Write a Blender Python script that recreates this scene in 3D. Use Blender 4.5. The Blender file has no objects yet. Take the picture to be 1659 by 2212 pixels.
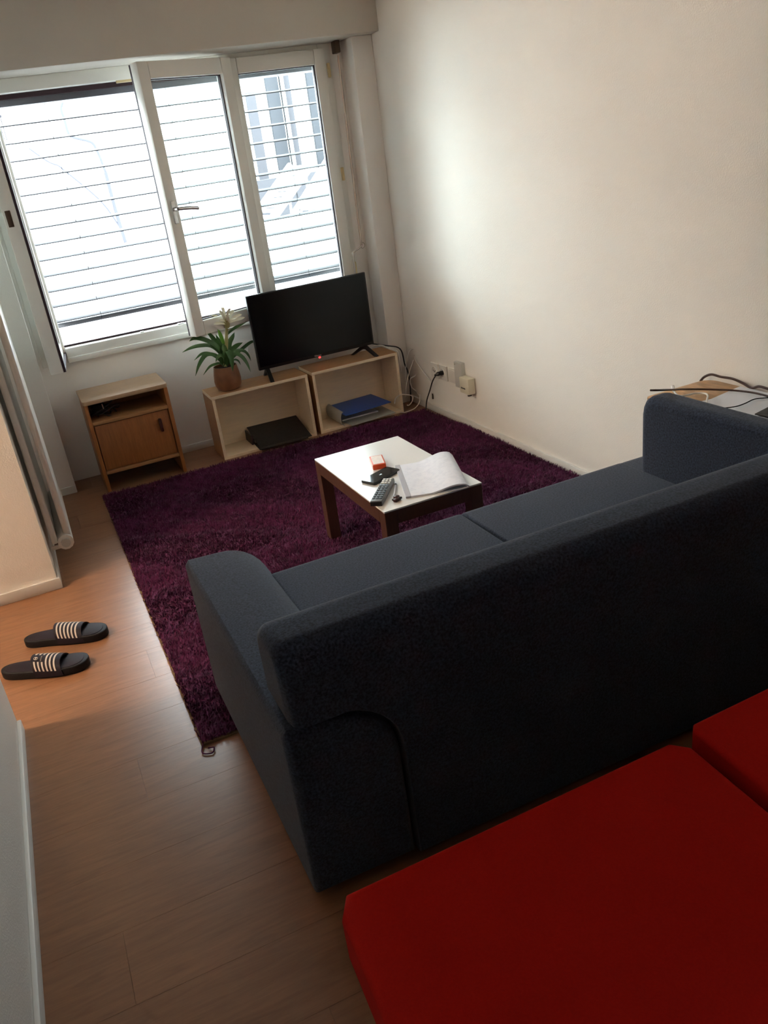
import bpy, bmesh, math, random
import numpy as np
from mathutils import Matrix, Vector
random.seed(7)
rng = np.random.default_rng(11)
PI = math.pi
S = bpy.context.scene
C = S.collection

# ---------------------------------------------------------------- camera
W, H = 1659, 2212
cam_d = bpy.data.cameras.new('camera')
cam = bpy.data.objects.new('camera', cam_d)
C.objects.link(cam)
cr = Vector((0.9113351722968807, -0.38716127008134343, -0.1399083796047108))
cu = Vector((0.2819441237143687, 0.3393706404507624, 0.8974046353251004))
cf = Vector((0.2999595219984716, 0.8572827534419671, -0.41843824611692465))
cam.matrix_world = Matrix(((cr.x, cu.x, -cf.x, -2.13168), (cr.y, cu.y, -cf.y, -4.68623), (cr.z, cu.z, -cf.z, 1.48015), (0, 0, 0, 1)))
cam_d.sensor_fit = 'VERTICAL'
cam_d.sensor_height = 24.0
cam_d.sensor_width = 24.0 * W / H
cam_d.lens = 24.0 * 1739.19 / H
cam_d.shift_x = 71.6 / H
cam_d.shift_y = 33.66 / H
cam_d.clip_start = 0.02
S.camera = cam

# ---------------------------------------------------------------- sky and exposure
S.view_settings.view_transform = 'Standard'
S.view_settings.look = 'None'
S.view_settings.gamma = 1.0
S.view_settings.use_curve_mapping = False
S.view_settings.exposure = 0.06
world = bpy.data.worlds.new('overcast_sky')
S.world = world
world.use_nodes = True
bg = world.node_tree.nodes['Background']
bg.inputs['Color'].default_value = (0.82, 0.95, 1.0, 1)
bg.inputs['Strength'].default_value = 31.0
S.cycles.use_denoising = True
S.cycles.max_bounces = 10
S.cycles.diffuse_bounces = 6
S.cycles.transparent_max_bounces = 12
S.cycles.sample_clamp_indirect = 0.0
# portal: tells the renderer where the sky enters the room (it emits nothing itself)
pl = bpy.data.lights.new('window_portal', 'AREA')
pl.shape = 'RECTANGLE'
pl.size = 1.9
pl.size_y = 1.4
pl.cycles.is_portal = True
po = bpy.data.objects.new('window_portal', pl)
C.objects.link(po)
po.location = (-1.15, 0.30, 1.35)
po.rotation_euler = (-PI / 2, 0, 0)

# ---------------------------------------------------------------- materials
def lin(c):
    return tuple(((v / 255) / 12.92 if v / 255 <= 0.04045 else ((v / 255 + 0.055) / 1.055) ** 2.4) for v in c)

def mat(name, col, rough=0.6, spec=0.5, metal=0.0, var=0.0, vscale=8.0, bump=0.0, bscale=200.0, bdist=0.002, coat=0.0, stretch=None, emit=None, sheen=0.0):
    m = bpy.data.materials.new(name)
    m.use_nodes = True
    nt = m.node_tree
    b = nt.nodes['Principled BSDF']
    b.inputs['Base Color'].default_value = (*col, 1)
    b.inputs['Roughness'].default_value = rough
    b.inputs['Specular IOR Level'].default_value = spec
    b.inputs['Metallic'].default_value = metal
    b.inputs['Coat Weight'].default_value = coat
    b.inputs['Sheen Weight'].default_value = sheen
    tc = nt.nodes.new('ShaderNodeTexCoord')
    src = tc.outputs['Object']
    if stretch:
        mp = nt.nodes.new('ShaderNodeMapping')
        mp.inputs['Scale'].default_value = stretch
        nt.links.new(src, mp.inputs['Vector'])
        src = mp.outputs['Vector']
    if var > 0:
        n = nt.nodes.new('ShaderNodeTexNoise')
        n.inputs['Scale'].default_value = vscale
        n.inputs['Detail'].default_value = 5
        nt.links.new(src, n.inputs['Vector'])
        r = nt.nodes.new('ShaderNodeValToRGB')
        r.color_ramp.elements[0].position = 0.3
        r.color_ramp.elements[1].position = 0.7
        r.color_ramp.elements[0].color = (*[max(0, v * (1 - var)) for v in col], 1)
        r.color_ramp.elements[1].color = (*[min(1, v * (1 + var)) for v in col], 1)
        nt.links.new(n.outputs['Fac'], r.inputs['Fac'])
        nt.links.new(r.outputs['Color'], b.inputs['Base Color'])
    if bump > 0:
        n2 = nt.nodes.new('ShaderNodeTexNoise')
        n2.inputs['Scale'].default_value = bscale
        n2.inputs['Detail'].default_value = 3
        nt.links.new(tc.outputs['Object'], n2.inputs['Vector'])
        bp = nt.nodes.new('ShaderNodeBump')
        bp.inputs['Strength'].default_value = bump
        bp.inputs['Distance'].default_value = bdist
        nt.links.new(n2.outputs['Fac'], bp.inputs['Height'])
        nt.links.new(bp.outputs['Normal'], b.inputs['Normal'])
    if emit:
        b.inputs['Emission Color'].default_value = (*emit[0], 1)
        b.inputs['Emission Strength'].default_value = emit[1]
    return m

def wood(name, col, dark=0.7, scale=14.0, stretch=(1, 12, 12), rough=0.45, randomize=0.0):
    """grain runs along the axis with the small stretch value"""
    m = mat(name, col, rough=rough)
    nt = m.node_tree
    b = nt.nodes['Principled BSDF']
    tc = nt.nodes.new('ShaderNodeTexCoord')
    mp = nt.nodes.new('ShaderNodeMapping')
    mp.inputs['Scale'].default_value = stretch
    nt.links.new(tc.outputs['Object'], mp.inputs['Vector'])
    vec = mp.outputs['Vector']
    oi = None
    if randomize > 0:
        oi = nt.nodes.new('ShaderNodeObjectInfo')
        ad = nt.nodes.new('ShaderNodeVectorMath')
        ad.operation = 'MULTIPLY_ADD'
        ad.inputs[1].default_value = (37, 53, 11)
        cb = nt.nodes.new('ShaderNodeCombineXYZ')
        for k in range(3):
            nt.links.new(oi.outputs['Random'], cb.inputs[k])
        nt.links.new(cb.outputs[0], ad.inputs[0])
        nt.links.new(vec, ad.inputs[2])
        vec = ad.outputs[0]
    n = nt.nodes.new('ShaderNodeTexNoise')
    n.inputs['Scale'].default_value = scale
    n.inputs['Detail'].default_value = 6
    n.inputs['Roughness'].default_value = 0.65
    n.inputs['Distortion'].default_value = 0.6
    nt.links.new(vec, n.inputs['Vector'])
    r = nt.nodes.new('ShaderNodeValToRGB')
    r.color_ramp.elements[0].position = 0.32
    r.color_ramp.elements[1].position = 0.68
    r.color_ramp.elements[0].color = (*[v * dark for v in col], 1)
    r.color_ramp.elements[1].color = (*[min(1, v * (2 - dark) * 0.95) for v in col], 1)
    nt.links.new(n.outputs['Fac'], r.inputs['Fac'])
    out = r.outputs['Color']
    if oi:
        hs = nt.nodes.new('ShaderNodeHueSaturation')
        ma = nt.nodes.new('ShaderNodeMath')
        ma.operation = 'MULTIPLY_ADD'
        ma.inputs[1].default_value = randomize
        ma.inputs[2].default_value = 1 - randomize / 2
        nt.links.new(oi.outputs['Random'], ma.inputs[0])
        nt.links.new(ma.outputs[0], hs.inputs['Value'])
        nt.links.new(out, hs.inputs['Color'])
        out = hs.outputs['Color']
    nt.links.new(out, b.inputs['Base Color'])
    bp = nt.nodes.new('ShaderNodeBump')
    bp.inputs['Strength'].default_value = 0.15
    bp.inputs['Distance'].default_value = 0.001
    nt.links.new(n.outputs['Fac'], bp.inputs['Height'])
    nt.links.new(bp.outputs['Normal'], b.inputs['Normal'])
    return m

def glass(name):
    m = bpy.data.materials.new(name)
    m.use_nodes = True
    nt = m.node_tree
    nt.nodes.remove(nt.nodes['Principled BSDF'])
    o = nt.nodes['Material Output']
    t = nt.nodes.new('ShaderNodeBsdfTransparent')
    t.inputs['Color'].default_value = (0.93, 0.96, 0.95, 1)
    g = nt.nodes.new('ShaderNodeBsdfGlossy')
    g.inputs['Roughness'].default_value = 0.01
    f = nt.nodes.new('ShaderNodeFresnel')
    f.inputs['IOR'].default_value = 1.5
    mx = nt.nodes.new('ShaderNodeMixShader')
    nt.links.new(f.outputs[0], mx.inputs[0])
    nt.links.new(t.outputs[0], mx.inputs[1])
    nt.links.new(g.outputs[0], mx.inputs[2])
    nt.links.new(mx.outputs[0], o.inputs[0])
    return m

M = {}
M['wall'] = mat('plaster_wall', (0.87, 0.83, 0.77), 0.9, 0.2, bump=0.35, bscale=210, bdist=0.003)
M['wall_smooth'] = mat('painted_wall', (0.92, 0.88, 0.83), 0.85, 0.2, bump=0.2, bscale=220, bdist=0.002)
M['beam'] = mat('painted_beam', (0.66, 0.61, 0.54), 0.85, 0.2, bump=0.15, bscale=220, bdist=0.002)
M['ceiling'] = mat('ceiling_paint', (0.85, 0.81, 0.75), 0.9, 0.2)
M['trim'] = mat('white_skirting', (0.74, 0.71, 0.66), 0.5)
M['upvc'] = mat('white_window_plastic', (0.88, 0.86, 0.80), 0.35)
M['gasket'] = mat('brown_rubber_seal', (0.035, 0.012, 0.018), 0.6)
M['glass'] = glass('window_glass')
M['slat'] = mat('dark_grey_blind_slat', (0.026, 0.024, 0.030), 0.6, 0.2)
M['alu'] = mat('grey_blind_metal', (0.16, 0.16, 0.18), 0.4, 0.5, 0.3)
M['rod'] = mat('bare_metal_rod', (0.50, 0.45, 0.40), 0.35, 0.5, 0.8)
M['brass'] = mat('yellowed_hinge_cap', (0.62, 0.48, 0.25), 0.5)
M['brownmetal'] = mat('brown_metal', (0.10, 0.06, 0.035), 0.5, 0.5, 0.5)
M['chrome'] = mat('satin_chrome', (0.62, 0.62, 0.62), 0.25, 0.5, 1.0)
M['floor'] = wood('oak_laminate', (0.29, 0.135, 0.066), 0.80, 7.0, (1, 9, 9), 0.30, 0.07)
M['floorbase'] = mat('brown_floor_base', (0.20, 0.09, 0.04), 0.8)  # even brown of the slab under the planks
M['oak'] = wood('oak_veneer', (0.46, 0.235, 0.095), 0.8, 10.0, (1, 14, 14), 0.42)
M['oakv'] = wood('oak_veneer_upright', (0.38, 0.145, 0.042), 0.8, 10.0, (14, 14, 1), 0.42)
M['oaktop'] = wood('lit_oak_top', (0.50, 0.33, 0.20), 0.88, 10.0, (1, 14, 14), 0.45)  # lighter copy of the oak, window light on the cabinet top coloured in
M['birch'] = wood('birch_ply', (0.90, 0.73, 0.52), 0.92, 8.0, (1, 10, 10), 0.5)
M['deskwood'] = wood('orange_desk_wood', (0.52, 0.28, 0.12), 0.7, 9.0, (6, 1, 6), 0.35)
M['handle'] = mat('dark_red_handle', (0.06, 0.012, 0.008), 0.4)
M['tabletop'] = mat('white_laminate', (0.84, 0.82, 0.80), 0.22, 0.5)
M['tableleg'] = wood('dark_brown_wood', (0.085, 0.032, 0.016), 0.8, 8.0, (10, 10, 1), 0.45)
M['sofa'] = mat('blue_grey_fabric', (0.038, 0.045, 0.070), 0.95, 0.1, var=0.55, vscale=190, bump=0.6, bscale=420, bdist=0.0015, sheen=0.15)
M['red'] = mat('red_fabric', (0.50, 0.013, 0.007), 0.95, 0.1, var=0.06, vscale=300, bump=0.3, bscale=700, bdist=0.001)
M['redframe'] = mat('dark_bed_base', (0.03, 0.02, 0.018), 0.7)
M['rugbase'] = mat('rug_backing', (0.22, 0.14, 0.075), 0.95, 0.1)
M['pile'] = mat('purple_wool_pile', (0.11, 0.019, 0.066), 0.9, 0.1, var=0.35, vscale=30, sheen=0.1)
M['blackplastic'] = mat('black_plastic', (0.012, 0.012, 0.013), 0.4)
M['screen'] = mat('tv_screen', (0.004, 0.004, 0.005), 0.14, 0.22)
M['led'] = mat('red_standby_lamp', (0.5, 0.01, 0.01), 0.4, emit=((1, 0.02, 0.02), 6.0))
M['bark'] = mat('pale_bark', (0.040, 0.040, 0.048), 0.9, 0.1)
M['lampglow'] = mat('glowing_lamp_glass', (0.8, 0.8, 0.8), 0.5, emit=((1.0, 0.80, 0.61), 215.0))
M['lettering'] = mat('white_lettering', (0.8, 0.8, 0.8), 0.5)
M['pot'] = mat('terracotta_glaze', (0.23, 0.10, 0.045), 0.35, 0.5, var=0.25, vscale=18)
M['soil'] = mat('soil', (0.03, 0.02, 0.012), 0.95)
M['leaf'] = mat('dark_green_leaf', (0.065, 0.16, 0.045), 0.33, 0.5, var=0.25, vscale=9)
M['leafbright'] = mat('bright_green_leaf', (0.16, 0.42, 0.04), 0.4)
M['bract'] = mat('cream_bract', (0.82, 0.78, 0.62), 0.5)
M['stem'] = mat('pale_green_stem', (0.40, 0.36, 0.14), 0.5)
M['binderblack'] = mat('black_binder_board', (0.022, 0.020, 0.020), 0.5, var=0.3, vscale=60)
M['binderblue'] = mat('blue_binder_board', (0.018, 0.085, 0.38), 0.38)
M['bindergrey'] = mat('grey_binder_board', (0.42, 0.41, 0.37), 0.55)
M['paper'] = mat('white_paper', (0.80, 0.80, 0.84), 0.7, 0.3)
M['whitecable'] = mat('white_cable', (0.74, 0.71, 0.66), 0.45)
M['blackcable'] = mat('black_cable', (0.02, 0.016, 0.015), 0.45)
M['browncable'] = mat('dark_brown_cable', (0.06, 0.028, 0.022), 0.45)
M['socket'] = mat('white_socket_plastic', (0.76, 0.73, 0.67), 0.4)
M['greyplate'] = mat('grey_plate', (0.55, 0.54, 0.50), 0.45)
M['cream'] = mat('cream_plastic', (0.80, 0.74, 0.58), 0.4)
M['hole'] = mat('dark_hole', (0.01, 0.01, 0.01), 0.8)
M['rubber'] = mat('black_foam_rubber', (0.008, 0.007, 0.009), 0.6, 0.3, bump=0.3, bscale=300)
M['strap'] = mat('black_purple_strap', (0.013, 0.006, 0.012), 0.6, 0.3)
M['stripe'] = mat('beige_stripe', (0.68, 0.58, 0.50), 0.6)
M['orange'] = mat('orange_card', (0.72, 0.085, 0.02), 0.45)
M['packlabel'] = mat('pale_pack_print', (0.80, 0.66, 0.58), 0.4, var=0.08, vscale=120)
M['phone'] = mat('phone_glass', (0.010, 0.010, 0.012), 0.06, 0.6)
M['remote'] = mat('grey_remote_plastic', (0.16, 0.17, 0.18), 0.4)
M['button'] = mat('dark_button', (0.03, 0.035, 0.045), 0.5)
M['whitebutton'] = mat('pale_button', (0.62, 0.60, 0.56), 0.5)
M['pen'] = mat('clear_pen_barrel', (0.55, 0.57, 0.62), 0.2)
M['radiator'] = mat('white_radiator_enamel', (0.74, 0.70, 0.64), 0.4)
M['facade'] = mat('pale_facade', (0.50, 0.50, 0.51), 0.9)
M['facadegrey'] = mat('grey_facade_panel', (0.0095, 0.010, 0.0145), 0.8)
M['facademauve'] = mat('mauve_facade_panel', (0.019, 0.017, 0.022), 0.8)
M['terrace'] = mat('pale_terrace', (0.42, 0.42, 0.43), 0.9)
M['outwhite'] = mat('outdoor_white_plastic', (0.6, 0.6, 0.6), 0.6)
M['outgrey'] = mat('outdoor_grey', (0.012, 0.012, 0.015), 0.8, 0.2)

# handwritten notebook page: faint broken ink lines (flat print)
def note_mat():
    m = mat('handwritten_page', (0.80, 0.80, 0.86), 0.7, 0.2)
    nt = m.node_tree
    b = nt.nodes['Principled BSDF']
    tc = nt.nodes.new('ShaderNodeTexCoord')
    w = nt.nodes.new('ShaderNodeTexWave')
    w.bands_direction = 'Y'
    w.inputs['Scale'].default_value = 38
    w.inputs['Distortion'].default_value = 1.2
    w.inputs['Detail'].default_value = 3
    w.inputs['Detail Scale'].default_value = 6
    n = nt.nodes.new('ShaderNodeTexNoise')
    n.inputs['Scale'].default_value = 55
    nt.links.new(tc.outputs['Object'], w.inputs['Vector'])
    nt.links.new(tc.outputs['Object'], n.inputs['Vector'])
    mu = nt.nodes.new('ShaderNodeMath')
    mu.operation = 'MULTIPLY'
    nt.links.new(w.outputs['Fac'], mu.inputs[0])
    nt.links.new(n.outputs['Fac'], mu.inputs[1])
    r = nt.nodes.new('ShaderNodeValToRGB')
    r.color_ramp.elements[0].position = 0.40
    r.color_ramp.elements[1].position = 0.60
    r.color_ramp.elements[0].color = (0.80, 0.80, 0.86, 1)
    r.color_ramp.elements[1].color = (0.62, 0.63, 0.72, 1)
    nt.links.new(mu.outputs[0], r.inputs['Fac'])
    nt.links.new(r.outputs['Color'], b.inputs['Base Color'])
    return m
M['note'] = note_mat()
M['noteband'] = mat('grey_binding_band', (0.40, 0.38, 0.42), 0.6)

# ---------------------------------------------------------------- mesh helpers
def add_box(bm, x0, x1, y0, y1, z0, z1, r=0.0, seg=2, mi=0, rot=None):
    vs = [bm.verts.new((x, y, z)) for z in (z0, z1) for y in (y0, y1) for x in (x0, x1)]
    q = [(0, 2, 3, 1), (4, 5, 7, 6), (0, 1, 5, 4), (2, 6, 7, 3), (0, 4, 6, 2), (1, 3, 7, 5)]
    fs = [bm.faces.new([vs[i] for i in f]) for f in q]
    for f in fs:
        f.material_index = mi
    geo = vs
    if r > 0:
        es = list({e for f in fs for e in f.edges})
        res = bmesh.ops.bevel(bm, geom=es, offset=r, segments=seg, profile=0.5, affect='EDGES')
        geo = list({v for f in res['faces'] for v in f.verts} | {v for v in vs if v.is_valid})
        for f in res['faces']:
            f.material_index = mi
    if rot is not None:
        bmesh.ops.transform(bm, matrix=rot, verts=geo)
    return geo

def add_prism(bm, pts, axis, a, b, r=0.0, seg=2, mi=0):
    """polygon pts (2D) extruded along axis from a to b; 'x': pts=(y,z) 'y': pts=(x,z) 'z': pts=(x,y)"""
    def co(p, t):
        return {'x': (t, p[0], p[1]), 'y': (p[0], t, p[1]), 'z': (p[0], p[1], t)}[axis]
    v0 = [bm.verts.new(co(p, a)) for p in pts]
    v1 = [bm.verts.new(co(p, b)) for p in pts]
    n = len(pts)
    f0 = bm.faces.new(v0)
    f1 = bm.faces.new(v1[::-1])
    fs = [f0, f1]
    for i in range(n):
        fs.append(bm.faces.new((v0[i], v1[i], v1[(i + 1) % n], v0[(i + 1) % n])))
    for f in fs:
        f.material_index = mi
    bmesh.ops.recalc_face_normals(bm, faces=fs)
    if r > 0:
        es = list(set(f0.edges) | set(f1.edges))
        res = bmesh.ops.bevel(bm, geom=es, offset=r, segments=seg, profile=0.5, affect='EDGES')
        for f in res['faces']:
            f.material_index = mi
    return fs

def smooth_path(pts, n=6):
    pts = [Vector(p) for p in pts]
    if len(pts) < 3:
        return pts
    out = []
    P = [pts[0] * 2 - pts[1]] + pts + [pts[-1] * 2 - pts[-2]]
    for i in range(1, len(P) - 2):
        p0, p1, p2, p3 = P[i - 1:i + 3]
        for k in range(n):
            t = k / n
            out.append(0.5 * ((2 * p1) + (p2 - p0) * t + (2 * p0 - 5 * p1 + 4 * p2 - p3) * t * t + (3 * p1 - p0 - 3 * p2 + p3) * t ** 3))
    out.append(pts[-1])
    return out

def add_tube(bm, pts, r, seg=6, smooth=5, mi=0, caps=True):
    path = smooth_path(pts, smooth) if smooth else [Vector(p) for p in pts]
    rings = []
    up = Vector((0.31, 0.17, 0.94))
    for i, p in enumerate(path):
        d = (path[min(i + 1, len(path) - 1)] - path[max(i - 1, 0)]).normalized()
        a = d.cross(up)
        if a.length < 1e-4:
            a = d.cross(Vector((1, 0, 0)))
        a.normalize()
        b = d.cross(a)
        up = -b if b.dot(up) < 0 else b
        rr = r[i] if isinstance(r, list) else r
        rings.append([bm.verts.new(p + a * math.cos(2 * PI * k / seg) * rr + b * math.sin(2 * PI * k / seg) * rr) for k in range(seg)])
    fs = []
    for i in range(len(rings) - 1):
        for k in range(seg):
            fs.append(bm.faces.new((rings[i][k], rings[i][(k + 1) % seg], rings[i + 1][(k + 1) % seg], rings[i + 1][k])))
    if caps:
        fs.append(bm.faces.new(rings[0][::-1]))
        fs.append(bm.faces.new(rings[-1]))
    for f in fs:
        f.material_index = mi
    bmesh.ops.recalc_face_normals(bm, faces=fs)
    return fs

def add_lathe(bm, prof, cx, cy, seg=32, mi=0):
    rings = []
    for (r, z) in prof:
        rings.append([bm.verts.new((cx + r * math.cos(2 * PI * k / seg), cy + r * math.sin(2 * PI * k / seg), z)) for k in range(seg)])
    fs = []
    for i in range(len(rings) - 1):
        for k in range(seg):
            fs.append(bm.faces.new((rings[i][k], rings[i][(k + 1) % seg], rings[i + 1][(k + 1) % seg], rings[i + 1][k])))
    fs.append(bm.faces.new(rings[0][::-1]))
    fs.append(bm.faces.new(rings[-1]))
    for f in fs:
        f.material_index = mi
    return fs

def rounded_poly(x0, x1, y0, y1, rs, n=5):
    """rs: radii at (x0,y0),(x1,y0),(x1,y1),(x0,y1)"""
    out = []
    for (cx, cy, sx, sy, a0, r) in ((x0, y0, 1, 1, PI, rs[0]), (x1, y0, -1, 1, 1.5 * PI, rs[1]), (x1, y1, -1, -1, 0, rs[2]), (x0, y1, 1, -1, PI / 2, rs[3])):
        if r <= 0:
            out.append((cx, cy))
        else:
            for k in range(n + 1):
                a = a0 + PI / 2 * k / n
                out.append((cx + sx * r + r * math.cos(a), cy + sy * r + r * math.sin(a)))
    return out

WORLD = {}
def obj(name, bm, m, parent=None, angle=35, world=True, wn=False):
    """link bm as ONE mesh object; coordinates are world ones unless world=False (then local to the thing)"""
    if world and parent is not None:
        inv = WORLD[parent.name].inverted()
        bm.transform(inv)
    me = bpy.data.meshes.new(name)
    bm.normal_update()
    bm.to_mesh(me)
    bm.free()
    for mm in (m if isinstance(m, (list, tuple)) else [m]):
        me.materials.append(M[mm])
    if angle:
        me.polygons.foreach_set('use_smooth', [True] * len(me.polygons))
        me.set_sharp_from_angle(angle=math.radians(angle))
    o = bpy.data.objects.new(name, me)
    C.objects.link(o)
    if wn or m in ('sofa', 'red'):
        md = o.modifiers.new('weighted_normals', 'WEIGHTED_NORMAL')
        md.keep_sharp = True
    if parent is not None:
        o.parent = parent
        WORLD[o.name] = WORLD[parent.name]
    else:
        WORLD[o.name] = Matrix.Identity(4)
    return o

def tag(o, label=None, cat=None, group=None, kind=None):
    if label: o['label'] = label
    if cat: o['category'] = cat
    if group: o['group'] = group
    if kind: o['kind'] = kind
    return o

def thing(name, label, cat, loc=(0, 0, 0), rotz=0.0, group=None):
    o = bpy.data.objects.new(name, None)
    C.objects.link(o)
    o.location = loc
    o.rotation_euler = (0, 0, rotz)
    o.empty_display_size = 0.05
    WORLD[o.name] = Matrix.Translation(loc) @ Matrix.Rotation(rotz, 4, 'Z')
    return tag(o, label, cat, group)

def NB():
    return bmesh.new()

def struct(name, bm, m, parent=None, label=None):
    o = obj(name, bm, m, parent)
    if parent is None:
        tag(o, label, None, None, 'structure')
    return o

def box_obj(name, dims, m, parent=None, r=0.0, seg=2, **k):
    bm = NB()
    add_box(bm, *dims, r=r, seg=seg)
    return obj(name, bm, m, parent, **k)

def sbox(name, dims, m, label, r=0.0):
    bm = NB()
    add_box(bm, *dims, r=r)
    return struct(name, bm, m, None, label)

# ================================================================ SETTING
ZC = 2.46
# floor: base slab and laminate planks laid along x
fl = sbox('floor', (-4.6, 0.0, -6.6, 0.0, -0.06, -0.012), 'floorbase', 'brown oak laminate floor of the living room')
pw = 0.192
plm = None
row = 0
y = 0.0
while y > -6.59:
    off = (row * 0.47) % 1.285
    xx = -4.6 - off
    while xx < 0:
        a, b_ = max(xx, -4.6), min(xx + 1.285, 0.0)
        if b_ - a > 0.02 and (y > -5.2):
            bm = NB()
            add_box(bm, a + 0.0001, b_ - 0.0001, max(y - pw, -6.6) + 0.0001, y - 0.0001, -0.012, 0.0, r=0.0003, seg=1)
            obj('plank', bm, 'floor', fl)
        xx += 1.285
    y -= pw
    row += 1
box_obj('plank', (-4.6, 0.0, -6.6, -5.2, -0.012, 0.0), 'floor', fl)

sbox('ceiling', (-4.6, 0.2, -6.8, 0.3, ZC, ZC + 0.1), 'ceiling', 'plain white ceiling above the room')
sbox('wall_right', (0.0, 0.2, -6.8, 0.3, -0.06, ZC), 'wall', 'rough plastered off-white wall on the right')
# window wall with the opening, built in four pieces of one mesh
bm = NB()
add_box(bm, -4.6, 0.0, 0.0, 0.24, -0.06, 0.66)
add_box(bm, -4.6, -2.10, 0.0, 0.24, 0.66, ZC)
add_box(bm, -0.19, 0.0, 0.0, 0.24, 0.66, ZC)
add_box(bm, -2.10, -0.19, 0.0, 0.24, 2.03, ZC)
struct('wall_window', bm, 'wall_smooth', None, 'off-white wall around and below the window')
sbox('wall_back', (-4.6, 0.2, -6.8, -6.6, -0.06, ZC), 'redframe', 'plain wall behind the viewer')  # unseen wall, coloured dark to cut bounce light at this end
sbox('wall_hall', (-4.8, -4.6, -6.8, 0.3, -0.06, ZC), 'wall_smooth', 'wall at the end of the hallway on the left')
sbox('wall_left', (-4.6, -2.303, -1.379, 0.0, -0.06, ZC), 'wall', 'off-white wall block on the left behind the radiator')
sbox('wall_near_left', (-2.60, -2.497, -6.6, -2.341, -0.06, ZC), 'wall', 'off-white wall end at the lower left')
sbox('trim_1', (-0.122, 0.0, -0.153, 0.0, 0.0, 2.03), 'wall_smooth', 'narrow white pilaster in the right corner', 0.004)
sbox('trim_2', (-2.303, -2.118, -0.196, 0.0, 0.0, 2.03), 'wall_smooth', 'narrow white pilaster left of the window', 0.004)
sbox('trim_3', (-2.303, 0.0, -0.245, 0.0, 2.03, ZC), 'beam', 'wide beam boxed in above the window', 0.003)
# skirting boards
BH = 0.042
def skirt(name, dims, label):
    return sbox(name, dims, 'trim', label, 0.003)
skirt('baseboard_right', (-0.012, 0.0, -6.6, -0.153, 0.0, BH), 'white skirting board along the right wall')
skirt('baseboard_window', (-1.60, -0.122, -0.012, 0.0, 0.0, BH), 'white skirting board under the window')
bm = NB()
add_box(bm, -4.6, -2.291, -1.391, -1.379, 0, BH + 0.008, r=0.003)
add_box(bm, -2.303, -2.291, -1.379, -0.196, 0, BH + 0.008, r=0.003)
struct('baseboard_left', bm, 'trim', None, 'white skirting board round the left wall corner')
skirt('baseboard_pilaster', (-2.291, -2.118, -0.208, -0.196, 0.0, BH), 'white skirting board across the left pilaster')
skirt('baseboard_near_left', (-2.497, -2.484, -6.6, -2.345, 0.0, BH), 'white skirting board at the lower left')

# warm ceiling lamp in the side passage on the left (out of view)
hl = thing('ceiling_lamp', 'round warm ceiling lamp in the side passage left of the frame', 'lamp', (-3.95, -2.05, ZC))
bm = NB()
add_lathe(bm, [(0.13, ZC), (0.13, ZC - 0.02), (0.10, ZC - 0.03)], -3.95, -2.05, 24)
obj('base', bm, 'trim', hl)
bm = NB()
add_lathe(bm, [(0.02, ZC - 0.125), (0.09, ZC - 0.115), (0.125, ZC - 0.08), (0.125, ZC - 0.04), (0.10, ZC - 0.022)], -3.95, -2.05, 24)
obj('lamp_globe', bm, 'lampglow', hl)

# ================================================================ WINDOW
win = None
bm = NB()
add_box(bm, -2.10, -1.962, -0.004, 0.075, 0.66, 2.03, r=0.004)      # left jamb
add_box(bm, -0.262, -0.19, -0.004, 0.075, 0.66, 2.03, r=0.004)       # right jamb
add_box(bm, -1.962, -0.262, -0.004, 0.075, 1.968, 2.03, r=0.004)     # head
add_box(bm, -1.962, -0.262, -0.012, 0.075, 0.66, 0.738, r=0.006)     # sill rail
add_box(bm, -1.962, -0.262, -0.022, 0.0, 0.66, 0.690, r=0.004)
win = struct('window_1', bm, 'upvc', None, 'white three-light window with two inward open sashes')
bm = NB()
add_box(bm, -1.962, -0.262, 0.045, 0.062, 1.945, 1.968)
add_box(bm, -1.962, -0.262, 0.045, 0.062, 0.738, 0.748)
obj('frame_seal', bm, 'gasket', win)['label'] = 'dark brown rubber seal'
box_obj('striker', (-1.36, -1.28, 0.0, 0.02, 1.957, 1.970), 'brass', win, 0.002)
box_obj('striker', (-1.33, -1.295, -0.004, 0.02, 0.738, 0.744), 'chrome', win, 0.001)
box_obj('striker', (-1.545, -1.525, -0.002, 0.02, 0.738, 0.743), 'upvc', win, 0.001)

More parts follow.
